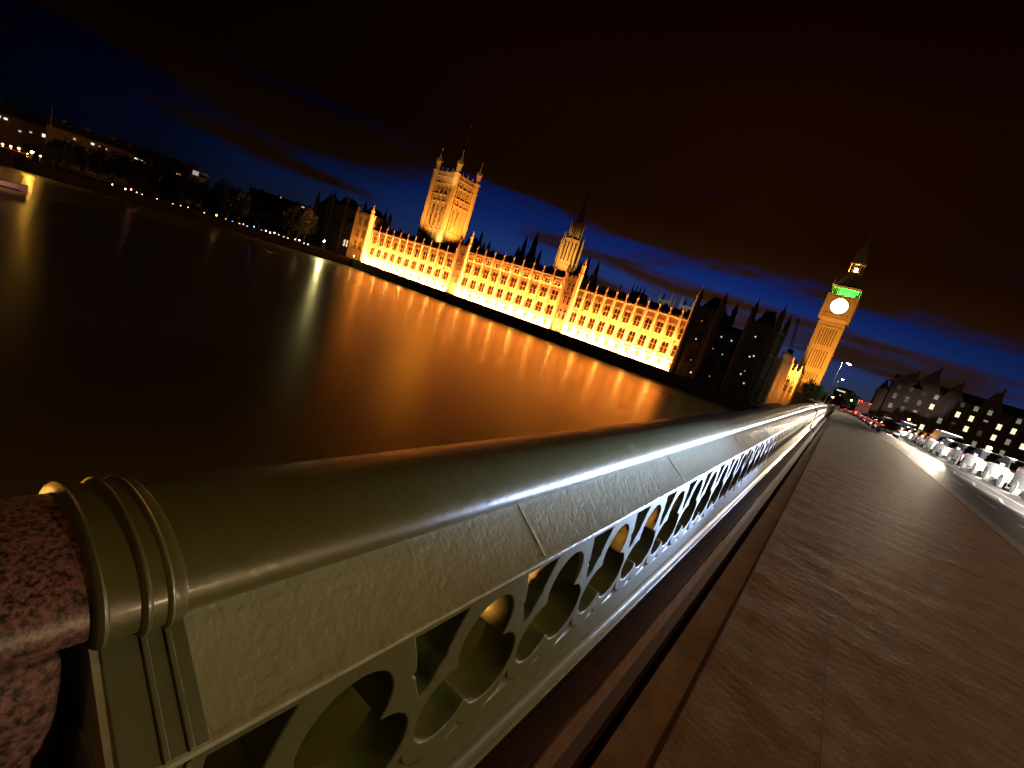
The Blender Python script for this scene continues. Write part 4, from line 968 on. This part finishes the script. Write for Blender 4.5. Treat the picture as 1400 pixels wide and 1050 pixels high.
# second bridge at the far left
lb = empty('second_bridge', (0, 0, 0)); tag(lb, 'low arched bridge at the far left edge with red and amber lights', 'bridge')
A = Vector((-303, 46, 0)); B = Vector((-330, -40, 0)); d = (B-A).normalized(); nrm = Vector((d.y, -d.x, 0))
mb = MB()
def slab(a, b, w, z0, z1):
    q = [a+nrm*w, b+nrm*w, b-nrm*w, a-nrm*w]; mb.add([(v.x, v.y, z0) for v in q] + [(v.x, v.y, z1) for v in q], [(0,3,2,1),(4,5,6,7),(0,1,5,4),(1,2,6,5),(2,3,7,6),(3,0,4,7)])
slab(A, B, 6, -6.8, -5.6)
for k in range(4):
    c = A + d*(4+k*24); slab(c, c+d*3, 6.5, ZW-1, -6.8)
    for j in range(12):
        t0 = j/12; zc2 = -6.8 - 3.2*(2*t0-1)**2
        if k < 3: slab(c+d*(3+21*t0), c+d*(3+21*(t0+1/12)), 5.8, zc2-.5, -6.79)
mb.obj('deck_and_arches', far_st, lb)
redg = glow('red_bridge_light', (1, .12, .06), 14); ambg = glow('amber_bridge_light', (1, .5, .12), 20)
for k in range(16):
    p_ = A + d*(1.5+k*2.4) - nrm*0; mb = MB(); mb.lathe([(.001, -.22), (.2, 0), (.001, .22)], 8, (p_.x+5.9, p_.y, -5.2)); mb.obj('lamp_globe', redg if k % 3 else ambg, lb)
post_lamp(-299.5, 46.2, -9, 4.6, glow('sodium_lamp', (1, .5, .08), 260), 'bright orange lamp at the bank end of the far-left bridge', .45, power=250, col=(1, .5, .1))
for i, (dx, dy, n, q) in enumerate(((-6, -3, 'amber', .8), (-9, -5, 'warm', .6), (-4, -8, 'amber', .6), (-8, -9, 'pink', .5), (-12, -14, 'pink', .5), (-2, 3, 'amber', .5), (-7, 1, 'amber', .7))):
    post_lamp(-299+dx, 46+dy, -7, 1.5+q, gm[n], '%s glowing %s light beside the bank end of the far-left bridge' % (ordn[i], n), .35*q+.2, 'lights clustered at the end of the far-left bridge')

# moored river boat, left edge
boat = empty('river_boat', (-189, 20, ZW), rad(82)); tag(boat, 'white river boat with dark waterline moored at the far left edge', 'boat')
hull = mat('boat_white', (.62, .46, .42), .5); mb = MB()
secs = [(-9, 1.6, 1.5), (-4, 2.0, 1.5), (3, 2.0, 1.55), (7, 1.3, 1.75), (9, .15, 2.0)]
vs = []
for (x, w, z) in secs: vs += [(x, -w, z), (x, -w*.85, .25), (x, -w*.6, -.4), (x, w*.6, -.4), (x, w*.85, .25), (x, w, z)]
mb.add(vs, [(j*6+i, j*6+(i+1) % 6, (j+1)*6+(i+1) % 6, (j+1)*6+i) for j in range(4) for i in range(6)] + [(5, 4, 3, 2, 1, 0), tuple(range(24, 30))]); mb.obj('hull', hull, boat)
mb = MB(); mb.box(-7, 3, -1.5, 1.5, 1.5, 2.9); mb.obj('cabin', hull, boat, bevel=.1)
mb = MB(); mb.box(-6.6, 2.6, -1.53, 1.53, 1.95, 2.5); mb.obj('cabin_windows', glass_d, boat)
mb = MB(); mb.box(-8.6, 7.4, -2.03, 2.03, .15, .45); mb.obj('waterline', mat('boat_black', (.02, .02, .02), .5), boat)
light('SPOT', 'boat_fill_light', (-172, 14, -9), 6000, (1, .55, .38), target=(-190, 24, -11.5), spot_size=rad(50), spot_blend=.5, shadow_soft_size=.4)  # added spot above the water, unseen, to brighten the hull

# abbey towers and hall roof behind the palace
def abbey(x, w, label):
    r = empty('church_tower', (x, 400, 0)); tag(r, label, 'church tower', 'pale twin church towers behind the palace')
    mb = MB(); mb.box(-w, w, -w, w, -9, 34)
    for z in (26, 33.4): mb.box(-w-.4, w+.4, -w-.4, w+.4, z, z+.8)
    for s in (-1, -.35, .35, 1): mb.box(w*s-.5, w*s+.5, -w-.5, -w, -9, 34)
    mb.obj('tower_wall', stone_g, r)
    for sx in (-1, 1):
        for sy in (-1, 1): mb = MB(); mb.frus(sx*w, sy*w, 8, .9, .8, 33, 36.5); mb.frus(sx*w, sy*w, 8, .9, .05, 36.5, 41.5); mb.obj('pinnacle', stone_g, r)
    for f in (-.5, .5): mb = MB(); mb.box(w*f-1, w*f+1, -w-.2, -w-.05, 27.5, 32); mb.obj('louvre', glass_d, r)
abbey(-141.5, 5.0, 'pale square church tower with pinnacles, left of the twin pair')
abbey(-122.5, 5.0, 'pale square church tower with pinnacles, right of the twin pair')
hr = empty('hall_building', (0, 0, 0)); tag(hr, 'dark domed hall roof peeping over the palace left of the pale church towers', 'building')
mb = MB(); mb.box(-172, -148, 405, 430, -9, 25); mb.obj('wall', stone_g, hr)
mb = MB(); mb.frus(-160, 417, 12, 13, 3, 25, 31); mb.frus(-160, 417, 8, 2, .5, 31, 33); mb.obj('roof', roof_m, hr)

# crane
cr_m = mat('crane_steel', (.05, .045, .05), .6); cr = empty('tower_crane', (-33.5, 330, -2)); tag(cr, 'dark lattice crane jib standing between the dark pavilion and the clock tower', 'crane')
def lattice(mb, a, b, w, n):
    a, b = Vector(a), Vector(b); d = (b-a); u = Vector((1, 0, 0)); v = Vector((0, 1, 0))
    cor = [u*w+v*w, -u*w+v*w, -u*w-v*w, u*w-v*w]
    for c in cor: mb.tube([a+c, b+c*.6], .16, 4)
    for i in range(n):
        p0 = a+d*(i/n); p1 = a+d*((i+1)/n)
        for j in range(4): mb.tube([p0+cor[j], p1+cor[(j+1) % 4]], .10, 4)
mb = MB(); lattice(mb, (0, 0, 0), (0, 0, 20), .9, 8); mb.obj('mast', cr_m, cr)
mb = MB(); lattice(mb, (0, 0, 20), (-2.5, -2, 40.5), .7, 12); mb.obj('jib', cr_m, cr)
mb = MB(); mb.box(-1.6, 1.6, -1.6, 2.4, 19, 22); mb.obj('cab', cr_m, cr)

# ------------------------------------------------------------------ buildings on the right
rb_wall = mat('dark_brick', (.085, .05, .04), .9, noise=(.3, (.06, .035, .028), .6)); rb_band = mat('stone_band', (.16, .12, .09), .9)
rb = empty('office_building', (0, 0, 0)); tag(rb, 'large dark brick building with gables and many lit windows, right of the road', 'building')
X0, X1, YR = 14.5, 112, 250
mb = MB(); mb.box(X0, X1, YR, YR+22, -1.8, 14.6)
for z in (3.0, 7.4, 11.8, 14.2): mb.box(X0-.2, X1+.2, YR-.3, YR-.001, z, z+.35)
for i in range(25): mb.box(X0+i*4.05-.35, X0+i*4.05+.35, YR-.5, YR-.301, -1.8, 14.3)
mb.obj('wall', rb_wall, rb)
mb = MB(); mb.ext([(YR+.5, 14.6), (YR+7, 18.4), (YR+14, 18.4), (YR+21, 14.6)], 'x', X0, X1); rf = mb.obj('roof', far_rf, rb)
# stepped gable with tall chimney, two spired dormers
for (gx, gw, gz) in ((19.0, 4.2, 20.2), (25.5, 3.2, 23.5), (33.8, 2.2, 21.0), (45.2, 2.4, 21.8), (60, 3, 22), (75, 3, 21), (92, 3, 22)):
    mb = MB()
    mb.add([(gx-gw*1.6, YR-.2, 14.6), (gx+gw*1.2, YR-.2, 14.6), (gx+gw*.35, YR-.2, gz-2), (gx+gw*.35, YR-.2, gz), (gx-gw*.2, YR-.2, gz-.3),
            (gx-gw*1.6, YR+5, 14.6), (gx+gw*1.2, YR+5, 14.6), (gx+gw*.35, YR+5, gz-2), (gx+gw*.35, YR+5, gz), (gx-gw*.2, YR+5, gz-.3)],
           [(0,1,2,3,4), (9,8,7,6,5), (0,5,6,1), (1,6,7,2), (2,7,8,3), (3,8,9,4), (4,9,5,0)])
    mb.obj('gable', rb_wall, rb)
    mb = MB(); mb.box(gx+gw*.1, gx+gw*.42, YR+.5, YR+2, gz-1.2, gz+1.1)
    for q in range(3): mb.frus(gx+gw*(.14+.11*q), YR+1.2, 8, .14, .12, gz+1.1, gz+1.7)
    mb.obj('chimney', rb_band, rf)
win_bright = glow('office_window_bright', (1, .92, .55), 1.5); win_mid = glow('office_window', (.85, .9, .6), .28); win_low = glow('office_window_dim', (.8, .7, .5), .05); win_off = mat('office_window_dark', (.02, .02, .02), .2)
fr = mat('window_frame', (.2, .18, .15), .7)
rnd = random.Random(5)
for row, z in enumerate((-.6, 3.9, 8.2, 12.4)):
    for c in range(23):
        x = X0 + 2.0 + c*4.05
        p_ = rnd.random()
        m_ = win_off
        if 22 < x < 70:
            m_ = win_bright if p_ < .17 else (win_mid if p_ < .55 else (win_low if p_ < .75 else win_off))
            if row == 2 and 34 < x < 42: m_ = win_bright
            if row == 1 and 38 < x < 42: m_ = win_bright
        elif p_ < .2: m_ = win_low
        part = rnd.random() < .45
        hh = .7 if part and m_ is not win_bright else 2.1
        mb = MB(); mb.mi = 0; mb.box(x-.6, x+.6, YR-.10, YR-.04, z+2.2-hh, z+2.2)
        if hh < 2: mb.mi = 2; mb.box(x-.6, x+.6, YR-.10, YR-.04, z, z+2.199-hh)
        mb.mi = 1; mb.box(x-.04, x+.04, YR-.16, YR-.11, z, z+2.2); mb.box(x-.64, x+.64, YR-.16, YR-.11, z+1.05, z+1.15)
        mb.obj('window', [m_, fr, win_off], rb)
b2 = empty('corner_building', (0, 0, 0)); tag(b2, 'dark block beyond the street lamps with a short row of white lights near its roof', 'building')
mb = MB(); mb.box(-4.8, 5.5, 330, 350, -1.8, 6.5); mb.box(-3.5, 4.2, 331, 349, 6.5, 7.6); mb.obj('wall', rb_wall, b2)
for i in range(7): mb = MB(); mb.box(-3.6+i*.62, -3.6+i*.62+.4, 329.8, 329.95, 5.2-.0*i, 5.9); mb.obj('lit_window', ww, b2)
for (x, z) in ((1.6, 4.0), (-1.4, 2.8), (3.9, 1.2), (-4, 0)): mb = MB(); mb.box(x, x+.6, 329.8, 329.95, z, z+.7); mb.obj('lit_window', wa, b2)
b3 = empty('terrace_building', (0, 0, 0)); tag(b3, 'pale stone building end at the left of the dark gabled office building', 'building')
mb = MB(); mb.box(11.2, 14.2, 262, 282, -1.8, 11.5); mb.box(11.0, 14.4, 261.8, 282, 9.6, 10); mb.obj('wall', far_st, b3)
mb = MB(); mb.frus(12.7, 266, 4, 2.3, .3, 11.5, 15.5, rot=math.pi/4); mb.obj('roof', far_rf, b3)
# small street lights beyond the traffic
for i, (x, y, z, n, r) in enumerate(((20.6, 215, 1.6, 'amber', .32), (42.5, 215, .6, 'amber', .55), (33.5, 225, .9, 'pink', .2), (2.6, 180, 1.8, 'amber', .22), (-2.2, 184, 1.0, 'warm', .2))):
    post_lamp(x, y, -1.8, z+1.8, glow('street_amber_%d' % i, dict(cols)[n], 60), '%s small %s street light from the left beyond the end of the bridge' % (ordn[i], n), r, 'small street lights beyond the bridge')
# red lights of the waiting traffic at the junction
for i, (x, y) in enumerate(((1.2, 172), (3.0, 176), (4.6, 170), (6.4, 174), (2.2, 182), (5.5, 185))):
    o = copy_tree(saloon); o.location = (x, y, -1.78); o.rotation_euler = (0, 0, math.pi); paint_it(o, car_paints[[2, 3, 2, 1, 3, 2][i]])
    tag(o, '%s car waiting with red lights at the junction past the bridge end' % ordn[i], 'car', 'cars waiting at the junction')
